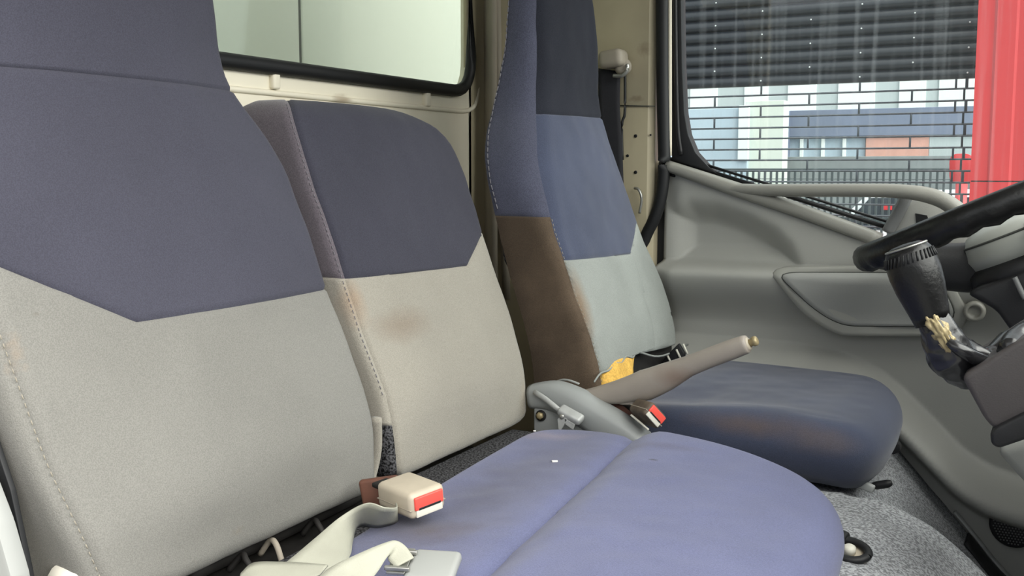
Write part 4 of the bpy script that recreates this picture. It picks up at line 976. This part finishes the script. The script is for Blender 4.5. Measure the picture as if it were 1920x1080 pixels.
# yard behind the grille
YB2 = 13.0
def bx2(name, u0, u1, v0, v1, y, dep, m, parent, **k):
    a, b = PY(u0, v0, y), PY(u1, v1, y); x0, x1 = min(a.x, b.x), max(a.x, b.x); z0, z1 = min(a.z, b.z), max(a.z, b.z)
    return obj(name, *box(((x0 + x1) / 2, y + dep / 2, (z0 + z1) / 2), (x1 - x0, dep, z1 - z0), .004, seg=1), m, parent, smooth=False, **k)
wb2 = thing('warehouse', PY(1560, 320, YB2 + 3), 'bright white warehouse with striped wall panels far behind the grille', 'building')
edges = [1180, 1240, 1296, 1345, 1398, 1440, 1480, 1530, 1575, 1640, 1690, 1735, 1765, 1830, 1900, 2000]
for i, (a, b) in enumerate(zip(edges, edges[1:])):
    bx2('wall_panel', a, b - 1, 60, 212, YB2 + 3 + (.03 if i % 2 else 0), .1, M['wht' if i % 2 == 0 else 'palegrey'], wb2)
bx2('base_wall', 1180, 2000, 212, 420, YB2 + 3.05, .1, M['palegrey'], wb2)
sp = thing('shop_building', PY(1640, 320, YB2), 'low shop with blue-grey fascia and orange wall behind the grille', 'building')
bx2('fascia', 1466, 2000, 208, 249, YB2, .3, M['bluegrey'], sp)
bx2('glass_front', 1476, 1622, 250, 296, YB2 + .1, .1, M['paleblue'], sp)
for u in (1500, 1540, 1580): bx2('mullion', u, u + 5, 250, 296, YB2 + .05, .05, M['wht'], sp)
bx2('orange_wall', 1624, 1742, 250, 296, YB2 + .05, .2, M['orange'], sp)
bx2('side_wall', 1742, 2000, 250, 296, YB2 + .05, .2, M['palegrey'], sp)
bx2('post', 1466, 1477, 208, 300, YB2 - .05, .1, M['bluegrey'], sp)
bx2('lower_wall', 1472, 2000, 294, 420, YB2 - .1, .2, M['midgrey'], sp)
an = thing('annex', PY(1370, 320, YB2 - .5), 'pale blue annex with a cream corner at left behind the grille', 'building')
bx2('blue_wall', 1180, 1398, 208, 420, YB2 - .5, .25, M['paleblue'], an)
bx2('cream_wall', 1399, 1464, 190, 420, YB2 - .45, .25, M['creamwall'], an)
bx2('door_leaf', 1385, 1402, 198, 300, YB2 - .55, .05, M['wht'], an)
# picket fence in front of the shop
YF = 11.0
fn = thing('picket_fence', PY(1560, 420, YF), 'dark metal picket fence at the foot of the shop behind the grille', 'fence')
pk0 = None; za, zb2 = PY(1560, 318, YF).z, PY(1560, 440, YF).z
bx2('rail', 1180, 2000, 316, 320, YF, .03, M['fence'], fn); bx2('rail', 1180, 2000, 334, 338, YF, .03, M['fence'], fn); bx2('rail', 1180, 2000, 410, 415, YF, .03, M['fence'], fn)
for i, x in enumerate(np.arange(-4.6, .1, .062)):
    if pk0 is None: pk0 = o = obj('picket', *box((x, YF, (za + zb2) / 2), (.022, .02, za - zb2), .002, seg=1), M['fence'], fn, smooth=False); x0 = x
    else: o = pk0.copy(); COL.objects.link(o); o.parent = fn; o.location = (x - x0, 0, 0)
# parked white car behind the fence
pc = thing('parked_car', PY(1640, 430, 11.8), 'white parked car with red tail lamp behind the fence', 'car')
def carbody():
    c = PY(1600, 392, 11.8); x0, x1 = c.x - 1.0, c.x + 2.2; zf = -.85
    side = [(x0, zf + .25), (x0 + .02, zf + .75), (x0 + .15, zf + .92), (x0 + .75, zf + 1.0), (x0 + 1.15, zf + 1.42), (x0 + 2.2, zf + 1.45), (x0 + 2.85, zf + 1.02), (x1, zf + .9), (x1 + .02, zf + .3)]
    return side, zf
side, zf = carbody()
obj('body', *prism([Vector((x, 11.8, z)) for x, z in side], (0, 1.0, 0), .05, 3), M['carpaint'], pc, autosharp=40)
obj('side_window', *prism([Vector((side[4][0] + .02, 11.79, side[4][1] - .06)), Vector((side[5][0] - .02, 11.79, side[5][1] - .07)), Vector((side[6][0] - .1, 11.79, side[6][1] + .02)), Vector((side[3][0] + .12, 11.79, side[3][1] + .02))], (0, .02, 0)), M['carglass'], pc, smooth=False)
bx2('tail_lamp', 1652, 1672, 384, 394, 11.77, .06, M['lamp_red'], pc, label='red tail lamp')
for dx in (.55, 2.5):
    obj('wheel', *lathe([(.2, -.02), (.31, 0), (.31, .18), (.2, .2)], (side[0][0] + dx, 11.78, zf + .16), (0, 1, 0), 24), M['rubber'], pc)
# red sign post at the right end of the fence
sgn = thing('red_post', PY(1800, 430, 10.2), 'red round-topped post behind the right end of the grille', 'post')
obj('post', *tube([Vector((PY(1803, 345, 10.2).x, 10.2, -1)), PY(1803, 345, 10.2)], .05, seg=12, smooth=1), M['redmetal'], sgn)
obj('panel', *prism(rounded([PY(u, v, 10.2) for u, v in ((1780, 288), (1826, 288), (1826, 345), (1780, 345))], .08), (0, .03, 0), .004), M['redmetal'], sgn, autosharp=40)
bpy.context.view_layer.update()
